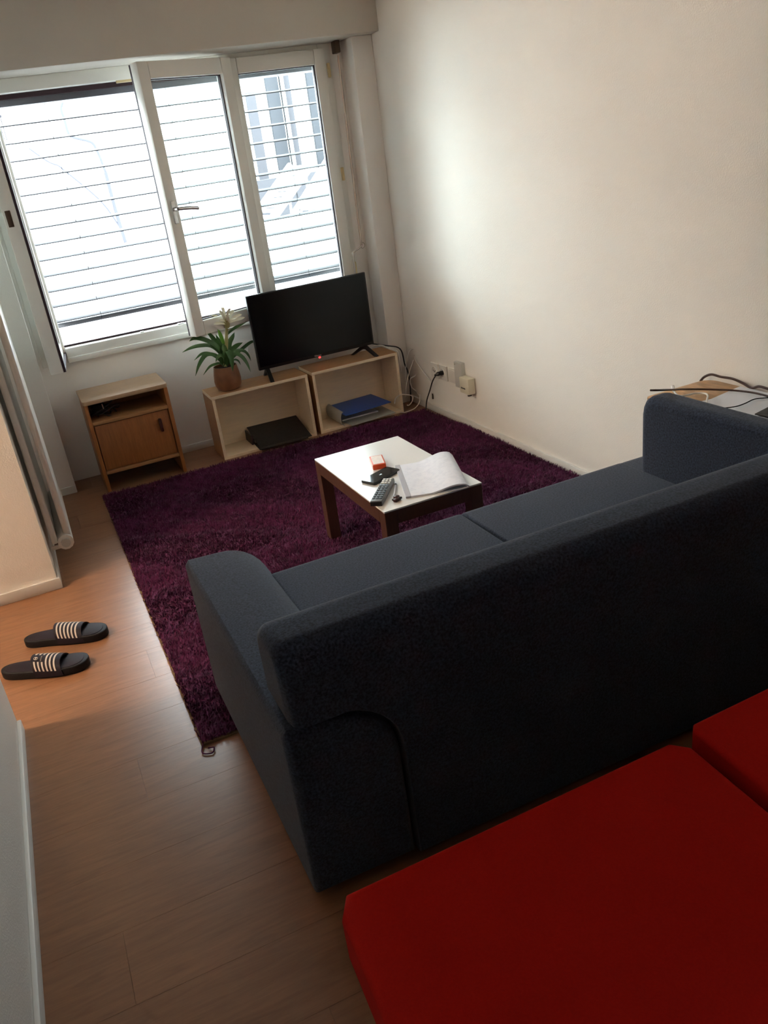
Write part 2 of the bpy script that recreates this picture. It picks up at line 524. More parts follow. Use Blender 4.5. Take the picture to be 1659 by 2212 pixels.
def sash(wd, z0, z1, hinge_xy, ang, flip=1, glass_in=0.062, handle=False):
    """a casement: local x runs from the hinge to the free edge, local y to the outside"""
    base = Matrix.Translation((hinge_xy[0], hinge_xy[1], 0)) @ Matrix.Rotation(ang, 4, 'Z')
    t, w = 0.062, glass_in
    y0, y1 = (-t, 0.0)
    if flip < 0:
        y0, y1 = (0.0, t)
    bm = NB()
    add_box(bm, 0, w, y0, y1, z0, z1, r=0.005)
    add_box(bm, wd - w, wd, y0, y1, z0, z1, r=0.005)
    add_box(bm, w, wd - w, y0, y1, z0, z0 + w + 0.012, r=0.005)
    add_box(bm, w, wd - w, y0, y1, z1 - w - 0.012, z1, r=0.005)
    bm.transform(base)
    s = obj('sash', bm, 'upvc', win)
    yc = (y0 + y1) / 2
    bm = NB()
    add_box(bm, w - 0.006, wd - w + 0.006, yc - 0.010, yc - 0.006, z0 + w, z1 - w)
    bm.transform(base)
    obj('pane', bm, 'glass', s)
    # dark glazing bead all round the pane, room side, and rubber seal on the outer edge
    bm = NB()
    ys = sorted((yc - 0.014, yc + 0.004))
    for (a, b_, c_, d_) in ((w, w + 0.005, z0 + w + 0.012, z1 - w - 0.012), (wd - w - 0.005, wd - w, z0 + w + 0.012, z1 - w - 0.012),
                            (w, wd - w, z0 + w + 0.010, z0 + w + 0.016), (w, wd - w, z1 - w - 0.016, z1 - w - 0.010)):
        add_box(bm, a, b_, ys[0], ys[1], c_, d_)
    bm.transform(base)
    obj('glazing_seal', bm, 'gasket', s)
    bm = NB()
    yo = y1 if flip > 0 else y0
    d = 0.012 * flip
    ya, yb = sorted((yo, yo + d))
    add_box(bm, wd - 0.016, wd - 0.001, ya, yb, z0 + 0.005, z1 - 0.005)
    add_box(bm, 0.01, wd - 0.01, ya, yb, z0 + 0.002, z0 + 0.014)
    bm.transform(base)
    obj('edge_seal', bm, 'gasket', s)
    return s, base

# closed right sash (hinged at its right side)
sr, bR = sash(0.560, 0.700, 2.006, (-0.795, 0.030), 0.0)
# middle sash, hinged next to the closed one and swung into the room
angM = math.atan2(-0.200, -0.515)
sm_, bM = sash(0.555, 0.700, 2.006, (-0.803, -0.035), angM, flip=-1)
# left sash swung right round towards the room
angL = math.atan2(-0.52, -0.042)
sl_, bL = sash(0.515, 0.705, 2.000, (-1.974, 0.010), angL, flip=1, glass_in=0.062)
# lever handle on the middle sash
bm = NB()
add_box(bm, 0.512, 0.538, 0.062, 0.070, 1.275, 1.385, r=0.004)
add_tube(bm, [(0.525, 0.068, 1.345), (0.525, 0.105, 1.345)], 0.010, 10, 0)
add_tube(bm, [(0.525, 0.103, 1.345), (0.49, 0.108, 1.343), (0.44, 0.108, 1.338), (0.405, 0.106, 1.332)], 0.009, 8, 4)
bm.transform(bM)
obj('handle', bm, 'chrome', sm_)['label'] = 'silver lever handle'
# lock plate on the free edge of the left sash
bm = NB()
add_box(bm, 0.513, 0.519, -0.050, -0.026, 1.390, 1.460, r=0.002)
bm.transform(bL)
obj('lock_plate', bm, 'brownmetal', sl_)['label'] = 'brown lock plate'
# hinge caps at right and hinge hardware in the middle
for z in (1.897, 1.375, 0.857):
    box_obj('hinge_cap', (-0.232, -0.218, -0.052, -0.03, z - 0.035, z + 0.035), 'brass', win, 0.004)
for z0, z1 in ((1.955, 2.012), (1.895, 1.94)):
    box_obj('hinge_pin', (-0.806, -0.794, -0.050, -0.03, z0, z1), 'brownmetal', win, 0.003)
box_obj('hinge_bar', (-0.803, -0.798, -0.042, -0.03, 1.92, 2.0), 'brownmetal', win)
bm = NB()
for (x, z) in ((-0.782, 1.85), (-0.782, 1.27), (-0.778, 0.86)):
    add_box(bm, x - 0.004, x + 0.004, -0.034, -0.030, z - 0.004, z + 0.004)
obj('drain_cap', bm, 'brownmetal', win)
# outside sill
box_obj('outer_sill', (-2.10, -0.19, 0.075, 0.30, 0.64, 0.675), 'alu', win, 0.003)

# crank rod for the outside blind
cr_ = thing('blind_crank', 'slim metal crank rod hanging at the right of the window', 'crank', (-0.178, -0.08, 2.0))
bm = NB()
add_tube(bm, [(-0.172, -0.07, 1.96), (-0.182, -0.078, 0.985)], 0.006, 8, 0)
obj('rod', bm, 'rod', cr_)
bm = NB()
add_box(bm, -0.190, -0.160, -0.085, -0.03, 1.970, 2.028, r=0.004)
obj('gearbox', bm, 'brownmetal', cr_)
bm = NB()
add_tube(bm, [(-0.182, -0.078, 0.995), (-0.184, -0.080, 0.975), (-0.243, -0.085, 0.948), (-0.247, -0.086, 0.93), (-0.247, -0.083, 0.80)], 0.006, 8, 3)
ring = [(-0.176 + 0.014 * math.cos(a), -0.079, 0.978 + 0.016 * math.sin(a)) for a in [2 * PI * k / 10 for k in range(11)]]
add_tube(bm, ring, 0.0025, 5, 0)
obj('crank_handle', bm, 'rod', cr_)

# venetian blind outside the panes
vb = thing('venetian_blind', 'grey metal venetian blind with open slats outside the window', 'blind', (-1.12, 0.14, 1.94))
box_obj('head_rail', (-1.985, -0.21, 0.085, 0.195, 1.918, 1.990), 'alu', vb, 0.004)
slat0 = None
def slat_bm(z):
    bm = NB()
    n = 6
    prof = []
    for k in range(n + 1):
        u = -0.040 + 0.080 * k / n
        prof.append((0.140 + u, 0.0065 * (1 - (u / 0.04) ** 2) + u * 0.07))
    top = [(a, b_ + 0.0042) for a, b_ in prof]
    add_prism(bm, [(a, b_ + z) for a, b_ in (prof + top[::-1])], 'x', -1.975, -0.215)
    return bm
zs = [1.836 - 0.0808 * k for k in range(13)]
for k, z in enumerate(zs):
    if slat0 is None:
        slat0 = obj('slat', slat_bm(z), 'slat', vb)
    else:
        s2 = slat0.copy()
        C.objects.link(s2)
        s2.parent = vb
        s2.location = (0, 0, z - zs[0])
box_obj('bottom_rail', (-1.975, -0.215, 0.11, 0.17, 0.834, 0.855), 'alu', vb, 0.003)
for x in (-1.972, -0.218):
    box_obj('guide_rail', (x - 0.014, x + 0.014, 0.118, 0.162, 0.68, 1.94), 'alu', vb, 0.002)
for x in (-1.72, -1.10, -0.47):
    bm = NB()
    add_tube(bm, [(x, 0.104, 1.94), (x, 0.104, 0.845)], 0.0016, 4, 0)
    add_tube(bm, [(x + 0.03, 0.176, 1.94), (x + 0.03, 0.176, 0.845)], 0.0016, 4, 0)
    obj('ladder_cord', bm, 'outgrey', vb)

# ================================================================ OUTSIDE
sbox('terrace_roof', (-9, 9, 1.4, 12, -3.0, 0.93), 'terrace', 'pale flat roof terrace outside the window')
fa = thing('apartment_facade', 'pale facade with grey upright panels seen through the right pane', 'building', (2.6, 6.0, 0.93))
box_obj('wall', (0.95, 6.5, 6.0, 6.6, 0.93, 3.7), 'facade', fa)
for (a, b_, m_) in ((1.115, 1.232, 'facademauve'), (1.385, 1.545, 'facadegrey'), (1.615, 1.695, 'facademauve'), (1.922, 2.098, 'facadegrey'),
                    (2.30, 2.46, 'facadegrey'), (2.60, 2.80, 'facademauve')):
    box_obj('panel', (a, b_, 5.95, 6.0, 0.93, 2.30 if (a < 1.2) else 3.6), m_, fa, 0.003)
bm = NB()
add_tube(bm, [(1.587, 5.9, 0.93), (1.587, 5.9, 3.6)], 0.014, 8, 0)
obj('downpipe', bm, 'facade', fa)
bm = NB()
add_tube(bm, [(1.558, 5.93, 0.93), (1.558, 5.93, 3.6)], 0.005, 6, 0)
obj('cable', bm, 'outgrey', fa)
lw = sbox('wall_terrace', (0.60, 6.5, 4.6, 4.75, 0.93, 1.34), 'facademauve', 'low mauve parapet wall on the terrace outside')
fb = thing('white_house', 'bright white house with a barred window seen through the open left light', 'building', (-4.0, 9.0, 0.93))
box_obj('wall', (-10, 0.85, 9.0, 9.5, 0.93, 4.2), 'facade', fb)
w_ = box_obj('window', (-1.76, -1.60, 8.93, 9.0, 2.36, 2.62), 'outwhite', fb)
bm = NB()
add_box(bm, -1.76, -1.58, 8.90, 8.93, 2.61, 2.64)
for k in range(5):
    add_tube(bm, [(-1.74 + 0.035 * k, 8.9, 2.32), (-1.74 + 0.035 * k, 8.9, 2.62)], 0.006, 5, 0)
obj('bars', bm, 'outgrey', w_)
# bare tree between the houses
bm = NB()
tr = [(-0.8682, 5, 1.655), (-0.884, 5, 1.78), (-0.9065, 5, 1.895), (-0.9463, 5, 1.962), (-1.098, 5, 2.021), (-1.142, 5, 2.066), (-1.148, 5, 2.209), (-1.149, 5, 2.308), (-1.072, 5, 2.413), (-1.018, 5, 2.471)]
add_tube(bm, tr, 0.014, 6, 4)
add_tube(bm, [(-1.568, 5, 1.98), (-1.468, 5, 1.879), (-1.393, 5, 1.816), (-1.33, 5, 1.786)], 0.010, 5, 3)
add_tube(bm, [(-0.8682, 5, 1.655), (-0.86, 5.02, 1.3), (-0.84, 5.0, 0.93)], 0.02, 6, 3)
add_tube(bm, [(-1.33, 5, 1.786), (-1.0, 5.02, 1.4), (-0.86, 5.02, 1.1)], 0.010, 5, 3)
tag(obj('bare_tree', bm, 'bark'), 'thin bare tree between the white house and the window', 'tree')

def lounger(loc, rz, label, slats):
    t = thing('sun_lounger', label, 'sun lounger', loc, rz, 'loungers on the terrace')
    bm = NB()
    add_box(bm, -0.55, 0.0, -0.22, 0.22, 0.10, 0.14, r=0.01)
    obj('seat', bm, 'outwhite', t, world=False)
    R = Matrix.Rotation(-math.radians(40), 4, 'Y')
    for s in (-1, 1):
        bm = NB()
        add_box(bm, 0.0, 0.62, s * 0.22 - 0.025, s * 0.22 + 0.025, -0.035, 0.035, r=0.01)
        bm.transform(Matrix.Translation((0, 0, 0.12)) @ R)
        obj('back_rail', bm, 'outwhite', t, world=False)
        bm = NB()
        add_box(bm, -0.5, -0.45, s * 0.2 - 0.02, s * 0.2 + 0.02, 0, 0.10)
        obj('leg', bm, 'outwhite', t, world=False)
        bm = NB()
        add_tube(bm, [(0.38, s * 0.2, 0.0), (0.40, s * 0.2, 0.42)], 0.012, 6, 0)
        obj('leg', bm, 'outwhite', t, world=False)
    for k in range(slats):
        bm = NB()
        x = 0.06 + 0.56 * k / slats
        add_box(bm, x, x + 0.035, -0.2, 0.2, -0.012, 0.012, r=0.004, seg=1)
        bm.transform(Matrix.Translation((0, 0, 0.12)) @ R)
        obj('slat', bm, 'outwhite' if k % 2 else 'alu', t, world=False)
    return t
lounger((0.18, 3.0, 0.93), 0.12, 'white reclined sun lounger at the left behind the right window pane', 9)
lounger((0.36, 2.25, 0.93), 0.30, 'white slatted sun lounger at the right behind the right window pane', 10)

# ================================================================ RADIATOR
rd = thing('radiator', 'tall white column radiator on the left wall beside the window', 'radiator', (-2.245, -0.85, 0.1))
ys = [-1.19 + 0.075 * k for k in range(9)]
for x in (-2.213, -2.272):
    for yk in ys:
        bm = NB()
        add_box(bm, x - 0.014, x + 0.014, yk - 0.030, yk + 0.030, 0.13, 1.90, r=0.011, seg=3)
        obj('column', bm, 'radiator', rd)
for z in (0.135, 1.88):
    bm = NB()
    add_tube(bm, [(-2.228, -1.235, z), (-2.228, -0.55, z)], 0.034, 12, 0)
    obj('header', bm, 'radiator', rd)
bm = NB()
add_tube(bm, [(-2.228, -1.246, 0.135), (-2.228, -1.228, 0.135)], 0.020, 12, 0)
obj('end_plug', bm, 'greyplate', rd)
bm = NB()
add_tube(bm, [(-2.240, -1.21, 0.115), (-2.291, -1.20, 0.110)], 0.010, 8, 0)
obj('pipe', bm, 'radiator', rd)
for z in (0.4, 1.6):
    box_obj('wall_bracket', (-2.302, -2.26, -0.9, -0.86, z, z + 0.03), 'radiator', rd)

# ================================================================ RUG
rug = thing('shag_rug', 'large dark purple shag rug on the oak floor', 'rug', (-1.045, -1.6, 0.0))
RX0, RX1, RY0, RY1 = -2.005, -0.048, -2.742, -0.408
def skew(x, y):      # the right edge runs a little towards the wall at the near end
    return x + (x - RX0) / (RX1 - RX0) * np.minimum(0.030, np.maximum(0, -0.46 - y) * 0.055)
bm = NB()
add_prism(bm, [(RX0, RY0), (RX1 + 0.030, RY0), (RX1 + 0.030, -1.0), (RX1, RY1), (RX0, RY1)], 'z', 0.0005, 0.007)
obj('backing', bm, 'rugbase', rug)['label'] = 'tan woven backing edge'
bm = NB()
nx, ny = 96, 114
grid = []
for j in range(ny + 1):
    grid.append([bm.verts.new((float(skew(RX0 + 0.006 + (RX1 - RX0 - 0.012) * i / nx, RY0 + (RY1 - RY0) * j / ny)), RY0 + 0.006 + (RY1 - RY0 - 0.012) * j / ny, 0.008 + 0.006 * random.random())) for i in range(nx + 1)])
for j in range(ny):
    for i in range(nx):
        bm.faces.new((grid[j][i], grid[j][i + 1], grid[j + 1][i + 1], grid[j + 1][i]))
obj('pile_ground', bm, 'pile', rug)
# yarn tufts
NT = 210000
px_ = rng.uniform(RX0 + 0.002, RX1 - 0.002, NT)
py_ = rng.uniform(RY0 + 0.002, RY1 - 0.002, NT)
px_ = skew(px_, py_)
hgt = rng.uniform(0.014, 0.026, NT)
az = rng.uniform(0, 2 * PI, NT)
fx = np.sin(px_ * 7.3 + 2 * np.sin(py_ * 5.1)) * 1.2 + np.sin(py_ * 9.7 + px_ * 4)
az = np.where(rng.random(NT) < 0.6, fx * 1.1 + rng.normal(0, 0.5, NT), az)
ln = rng.uniform(0.004, 0.016, NT)
wd_ = rng.uniform(0.0010, 0.0020, NT)
tx, ty = np.cos(az) * ln, np.sin(az) * ln
wx, wy = -np.sin(az) * wd_, np.cos(az) * wd_
V = np.zeros((NT, 5, 3))
V[:, 0] = np.stack([px_ - wx, py_ - wy, np.full(NT, 0.006)], 1)
V[:, 1] = np.stack([px_ + wx, py_ + wy, np.full(NT, 0.006)], 1)
V[:, 2] = np.stack([px_ + wx + tx * 0.45, py_ + wy + ty * 0.45, hgt * 0.75], 1)
V[:, 3] = np.stack([px_ - wx + tx * 0.45, py_ - wy + ty * 0.45, hgt * 0.75], 1)
V[:, 4] = np.stack([px_ + tx, py_ + ty, hgt], 1)
me = bpy.data.meshes.new('pile')
me.vertices.add(NT * 5)
me.vertices.foreach_set('co', (V - np.array([-1.045, -1.6, 0])).ravel().astype(np.float32))
base = np.arange(NT) * 5
F = np.concatenate([np.stack([base, base + 1, base + 2, base + 3], 1).ravel(), np.stack([base + 3, base + 2, base + 4], 1).ravel()])
me.loops.add(NT * 7)
me.loops.foreach_set('vertex_index', F.astype(np.int32))
me.polygons.add(NT * 2)
me.polygons.foreach_set('loop_start', np.concatenate([np.arange(NT) * 4, NT * 4 + np.arange(NT) * 3]).astype(np.int32))
me.update(calc_edges=True)
me.validate()
me.materials.append(M['pile'])
po_ = bpy.data.objects.new('pile', me)
C.objects.link(po_)
po_.parent = rug
po_['kind'] = 'stuff'
bm = NB()
add_tube(bm, [(-2.0, -2.74, 0.006), (-2.01, -2.775, 0.004), (-1.985, -2.79, 0.004), (-1.975, -2.772, 0.006), (-1.99, -2.765, 0.006)], 0.0022, 5, 4)
obj('loose_thread', bm, 'pile', rug)

# ================================================================ SOFA
sf = thing('sofa', 'dark blue-grey fabric sofa with one low rounded arm, backrest towards the viewer', 'sofa', (-1.1, -3.0, 0.0))
SB = 0.028
# low left arm, its section extruded along y
pts = [(-1.897, SB), (-1.650, SB), (-1.652, 0.32)]
for k in range(1, 9):
    a = PI / 2 * k / 8
    pts.append((-1.792 + 0.14 * math.cos(a), 0.325 + 0.14 * math.sin(a)))
pts += [(-1.885, 0.470), (-1.897, 0.455)]
bm = NB()
add_prism(bm, pts, 'y', -2.485, -3.425, r=0.022, seg=4)
obj('left_arm', bm, 'sofa', sf, 50)['label'] = 'low rounded left arm'
# backrest: lower panel between the arms, upper part over the left arm
bp = [(-1.645, SB), (-1.645, 0.33)]
for k in range(1, 8):
    a = PI / 2 * k / 8
    bp.append((-1.792 + 0.147 * math.cos(a), 0.332 + 0.147 * math.sin(a)))
bp += [(-1.80, 0.480), (-1.80, 0.50), (-0.40, 0.50), (-0.40, SB)]
bm = NB()
add_prism(bm, bp, 'y', -3.29, -3.4275, r=0.004, seg=2)
prof = [(-3.428, 0.476), (-3.264, 0.476), (-3.264, 0.60)]
for k in range(1, 9):
    a = PI / 2 * k / 8
    prof.append((-3.324 + 0.06 * math.cos(a), 0.602 + 0.06 * math.sin(a)))
for k in range(1, 9):
    a = PI / 2 + PI / 2 * k / 8
    prof.append((-3.373 + 0.055 * math.cos(a), 0.607 + 0.055 * math.sin(a)))
add_prism(bm, prof, 'x', -1.880, -0.40, r=0.028, seg=4)
obj('backrest', bm, 'sofa', sf, 50)

# high right arm
bm = NB()
add_prism(bm, [(-2.690, SB), (-3.428, SB), (-3.428, 0.656), (-2.745, 0.656), (-2.722, 0.651), (-2.705, 0.638), (-2.695, 0.618), (-2.690, 0.59)], 'x', -0.400, -0.300, r=0.034, seg=6)
obj('right_arm', bm, 'sofa', sf, 50)['label'] = 'tall right arm'
# base and two seat cushions
bm = NB()
add_box(bm, -1.652, -0.40, -3.27, -2.615, SB, 0.22, r=0.012)
add_box(bm, -0.42, -0.302, -2.688, -2.615, SB, 0.22, r=0.012)
obj('base', bm, 'sofa', sf)
for (a, b_) in ((-1.674, -1.031), (-1.025, -0.398)):
    bm = NB()
    add_prism(bm, [(-3.30, 0.215), (-3.30, 0.400)] + [(-2.625 + 0.05 * math.sin(q), 0.350 + 0.05 * math.cos(q)) for q in [PI / 2 * j / 6 for j in range(7)]] + [(-2.575, 0.235), (-2.59, 0.215)], 'x', a, b_, r=0.008, seg=3)
    if b_ > -0.5:
        add_prism(bm, [(-2.715, 0.215), (-2.715, 0.3985)] + [(-2.625 + 0.05 * math.sin(q), 0.3485 + 0.05 * math.cos(q)) for q in [PI / 2 * j / 6 for j in range(7)]] + [(-2.575, 0.235), (-2.59, 0.215)], 'x', -0.430, -0.300, r=0.004, seg=2)
    obj('seat_cushion', bm, 'sofa', sf, 60)
for (x, yy) in ((-1.84, -2.56), (-1.84, -3.36), (-0.35, -2.76), (-0.35, -3.36)):
    box_obj('foot', (x - 0.025, x + 0.025, yy - 0.025, yy + 0.025, 0.0, SB + 0.004), 'blackplastic', sf)

# ================================================================ RED DAYBED
db = thing('red_daybed', 'red fabric daybed with two mattress sections behind the dark sofa', 'daybed', (-1.0, -4.5, 0.0))
def slab(pts, z0, z1, r):
    bm = NB()
    add_prism(bm, pts, 'z', z0, z1, r=r, seg=5)
    return bm
obj('mattress', slab([(-1.915, -3.762), (-1.247, -3.756), (-1.219, -3.786), (-1.262, -4.60), (-1.265, -5.6), (-2.02, -5.6), (-1.985, -4.60), (-1.938, -3.80)], 0.285, 0.405, 0.018), 'red', db, 60)
obj('mattress', slab([(-1.176, -3.744), (-0.32, -3.72), (-0.32, -5.6), (-1.235, -5.6), (-1.235, -4.60), (-1.192, -3.760)], 0.285, 0.408, 0.011), 'red', db, 60)
box_obj('bed_frame', (-1.82, -0.36, -5.55, -3.85, 0.16, 0.285), 'redframe', db, 0.005)
for (x, yy) in ((-1.74, -3.93), (-0.45, -3.93), (-1.74, -5.45), (-0.45, -5.45)):
    box_obj('leg', (x - 0.03, x + 0.03, yy - 0.03, yy + 0.03, 0.0, 0.16), 'redframe', db)

# ================================================================ COFFEE TABLE
ct = thing('coffee_table', 'low coffee table with white top and dark brown square legs on the rug', 'table', (-1.0, -2.03, 0.02))
KX0, KX1, KY0, KY1, KH = -1.195, -0.811, -2.371, -1.691, 0.368
box_obj('tabletop', (KX0, KX1, KY0, KY1, KH - 0.006, KH), 'tabletop', ct, 0.001, 1)
bm = NB()
w_r = 0.048
add_box(bm, KX0 + w_r, KX1 - w_r, KY0, KY0 + 0.02, KH - 0.056, KH - 0.006)
add_box(bm, KX0 + w_r, KX1 - w_r, KY1 - 0.02, KY1, KH - 0.056, KH - 0.006)
add_box(bm, KX0, KX0 + 0.02, KY0 + w_r, KY1 - w_r, KH - 0.056, KH - 0.006)
add_box(bm, KX1 - 0.02, KX1, KY0 + w_r, KY1 - w_r, KH - 0.056, KH - 0.006)
obj('apron', bm, 'tableleg', ct)
for (x, yy) in ((KX0, KY0), (KX1 - w_r, KY0), (KX0, KY1 - w_r), (KX1 - w_r, KY1 - w_r)):
    box_obj('leg', (x, x + w_r, yy, yy + w_r, 0.007, KH - 0.006), 'tableleg', ct, 0.0015, 1)

# --- things on the coffee table
def local(name, label, cat, p, dirv):
    return thing(name, label, cat, p, math.atan2(dirv[1], dirv[0]))
cg = local('cigarette_pack', 'small orange and white cigarette pack behind the phone on the coffee table', 'pack', (-1.021, -1.945, KH), (-0.038, -0.126))
bm = NB(); add_box(bm, -0.052, 0.052, -0.026, 0.026, 0, 0.021, r=0.002)
obj('box', bm, 'orange', cg, world=False)
bm = NB(); add_box(bm, -0.046, 0.043, -0.021, 0.021, 0.0206, 0.0214)
obj('label_print', bm, 'packlabel', cg, world=False)
bm = NB(); add_box(bm, -0.050, 0.050, -0.0266, -0.0258, 0.003, 0.019)
obj('side_print', bm, 'packlabel', cg, world=False)

ph = local('smartphone', 'black smartphone lying on the coffee table between pack and remote', 'phone', (-1.067, -2.070, KH), (0.135, 0.062))
bm = NB(); add_prism(bm, rounded_poly(-0.076, 0.076, -0.036, 0.036, [0.010] * 4), 'z', 0, 0.010, r=0.003)
obj('body', bm, 'blackplastic', ph, world=False)
bm = NB(); add_prism(bm, rounded_poly(-0.073, 0.073, -0.033, 0.033, [0.008] * 4), 'z', 0.0095, 0.0106)
obj('back_glass', bm, 'phone', ph, world=False)
bm = NB(); add_box(bm, -0.006, 0.006, -0.003, 0.003, 0.0105, 0.0109)
obj('emblem', bm, 'chrome', ph, world=False)

rm = local('remote_control', 'long grey television remote with dark and pale buttons on the coffee table', 'remote', (-1.131, -2.226, KH), (0.123, 0.158))
bm = NB(); add_box(bm, -0.104, 0.104, -0.022, 0.022, 0, 0.020, r=0.005, seg=3)
obj('body', bm, 'remote', rm, world=False)
bm = NB(); add_box(bm, -0.1055, -0.098, -0.021, 0.021, 0.001, 0.018, r=0.002)
obj('end_cap', bm, 'blackplastic', rm, world=False)
for i in range(7):
    for j in range(3):
        x = -0.086 + i * 0.0185
        bm = NB(); add_box(bm, x, x + 0.012, -0.017 + j * 0.0125, -0.0075 + j * 0.0125, 0.0195, 0.0222, r=0.001, seg=1)
        obj('button', bm, 'button', rm, world=False)
for i in range(3):
    for j in range(3):
        x = 0.048 + i * 0.017
        bm = NB(); add_box(bm, x, x + 0.012, -0.017 + j * 0.0125, -0.0075 + j * 0.0125, 0.0195, 0.0222, r=0.001, seg=1)
        obj('button', bm, 'whitebutton', rm, world=False)['label'] = 'pale button'

pn = local('ballpoint_pen', 'clear ballpoint pen between remote and notebook on the coffee table', 'pen', (-1.088, -2.235, KH), (0.061, 0.111))
bm = NB(); add_tube(bm, [(-0.055, 0, 0.005), (0.045, 0, 0.005)], 0.004, 8, 0)
obj('barrel', bm, 'pen', pn, world=False)
bm = NB(); add_tube(bm, [(0.045, 0, 0.005), (0.060, 0, 0.005), (0.066, 0, 0.005)], [0.004, 0.004, 0.002], 8, 0)
obj('tip', bm, 'blackplastic', pn, world=False)

cp = thing('hair_clip', 'tiny dark brown clip beside the pen on the coffee table', 'clip', (-1.118, -2.312, KH), 0.4)
bm = NB()
add_box(bm, -0.018, 0.016, -0.009, 0.003, 0, 0.012, r=0.004)
add_box(bm, -0.004, 0.018, -0.002, 0.014, 0, 0.016, r=0.005)
obj('jaw', bm, 'handle', cp, world=False)
bm = NB(); add_tube(bm, [(-0.016, 0.006, 0.008), (0.016, -0.010, 0.008)], 0.004, 8, 0)
obj('pin', bm, 'blackplastic', cp, world=False)

# notebook: x along the width, y along the height; the pages bulge to the right
nbk = local('notebook', 'open lined notebook with handwriting on the right of the coffee table', 'notebook', (-1.082, -2.318, KH), (0.192, -0.066))
NW, NH = 0.222, 0.318
def page_profile(top):
    out = []
    for k in range(21):
        u = k / 20
        if u < 0.35:
            z = 0.006
        elif u < 0.82:
            q = (u - 0.35) / 0.47
            z = 0.006 + 0.022 * q * q * (3 - 2 * q)
        else:
            q = (u - 0.82) / 0.18
            z = 0.012 + 0.016 * math.sqrt(max(0.0, 1 - q * q))
        out.append((u * NW, z))
    return out
pr_ = page_profile(True)
bm = NB()
fan = 0.10
tops = []
for j in range(9):
    v = j / 8
    tops.append([bm.verts.new((a, v * NH, 0.006 + (z - 0.006) * (0.80 + 0.4 * v))) for a, z in pr_])
for j in range(8):
    for i in range(20):
        bm.faces.new((tops[j][i], tops[j][i + 1], tops[j + 1][i + 1], tops[j + 1][i]))
ret = bmesh.ops.extrude_face_region(bm, geom=list(bm.faces))
bmesh.ops.translate(bm, vec=(0, 0, -0.0055), verts=[v for v in ret['geom'] if isinstance(v, bmesh.types.BMVert)])
bmesh.ops.recalc_face_normals(bm, faces=list(bm.faces))
obj('page_block', bm, 'note', nbk, world=False)
# folded-back sheets under the bulge
bm = NB()
pts = [(0.0, 0.0), (0.11, 0.0), (0.19, 0.0015), (0.216, 0.004), (0.222, 0.0085), (0.2215, 0.0125), (0.2195, 0.0125), (0.2195, 0.0095), (0.214, 0.006), (0.19, 0.0035), (0.11, 0.0018), (0.0, 0.0012)]
add_prism(bm, pts, 'y', 0.0, NH)
obj('folded_sheets', bm, 'paper', nbk, world=False)
box_obj('binding_band', (-0.003, 0.016, -0.001, NH + 0.001, 0.0, 0.0072), 'noteband', nbk, 0.001, 1, world=False)['label'] = 'grey binding strip'

# ================================================================ NIGHTSTAND
cb = thing('cabinet', 'small oak cabinet with open shelf and door below the window', 'cabinet', (-1.745, -0.19, 0.0))
X0, X1, Y0, Y1, HH = -1.966, -1.523, -0.348, -0.024, 0.510
bm = NB()
add_prism(bm, rounded_poly(X0 - 0.004, X1 + 0.004, Y0 - 0.008, Y1, [0.022, 0.022, 0.0, 0.0]), 'z', HH - 0.022, HH, r=0.004)
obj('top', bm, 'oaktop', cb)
for (a, b_) in ((X0, X0 + 0.020), (X1 - 0.020, X1)):
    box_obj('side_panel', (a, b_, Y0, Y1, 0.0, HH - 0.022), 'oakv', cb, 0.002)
box_obj('shelf', (X0 + 0.020, X1 - 0.020, Y0 + 0.003, Y1, 0.372, 0.392), 'oak', cb, 0.004)
box_obj('bottom_board', (X0 + 0.020, X1 - 0.020, Y0 + 0.003, Y1, 0.096, 0.114), 'oak', cb, 0.004)
box_obj('back_panel', (X0 + 0.020, X1 - 0.020, Y1 - 0.010, Y1, 0.096, HH - 0.022), 'oakv', cb)
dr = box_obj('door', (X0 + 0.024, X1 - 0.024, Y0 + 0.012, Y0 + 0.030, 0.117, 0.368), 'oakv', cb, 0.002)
box_obj('handle', (-1.609, -1.594, Y0 - 0.010, Y0 + 0.013, 0.258, 0.330), 'handle', dr, 0.004)['label'] = 'dark red bar handle'
# clutter on its shelf
tg = thing('cable_tangle', 'black cables and adapter heaped in the open shelf of the oak cabinet', 'cables', (-1.87, -0.25, 0.392))
for k in range(5):
    bm = NB()
    cx, cy, rr = -1.875 + 0.022 * math.cos(k * 2.1), -0.245 + 0.03 * math.sin(k * 1.7), 0.045 + 0.006 * k
    pts = [(cx + rr * 1.1 * math.cos(a + k), cy + rr * 0.9 * math.sin(a + k), 0.398 + 0.012 * k + 0.016 * math.sin(2 * a + k)) for a in [5.4 * j / 9 for j in range(10)]]
    add_tube(bm, pts, 0.0038, 6, 3)
    obj('cable', bm, 'blackcable', tg)
box_obj('adapter', (-1.92, -1.85, -0.20, -0.12, 0.392, 0.445), 'blackplastic', tg, 0.008)
for (p0, p1) in (((-1.868, -0.30, 0.442), (-1.870, -0.30, 0.468)), ((-1.862, -0.31, 0.428), (-1.838, -0.312, 0.430))):
    bm = NB(); add_tube(bm, [p0, p1], 0.0035, 6, 0)
    obj('plug_tip', bm, 'chrome', tg)['label'] = 'silver plug tip'

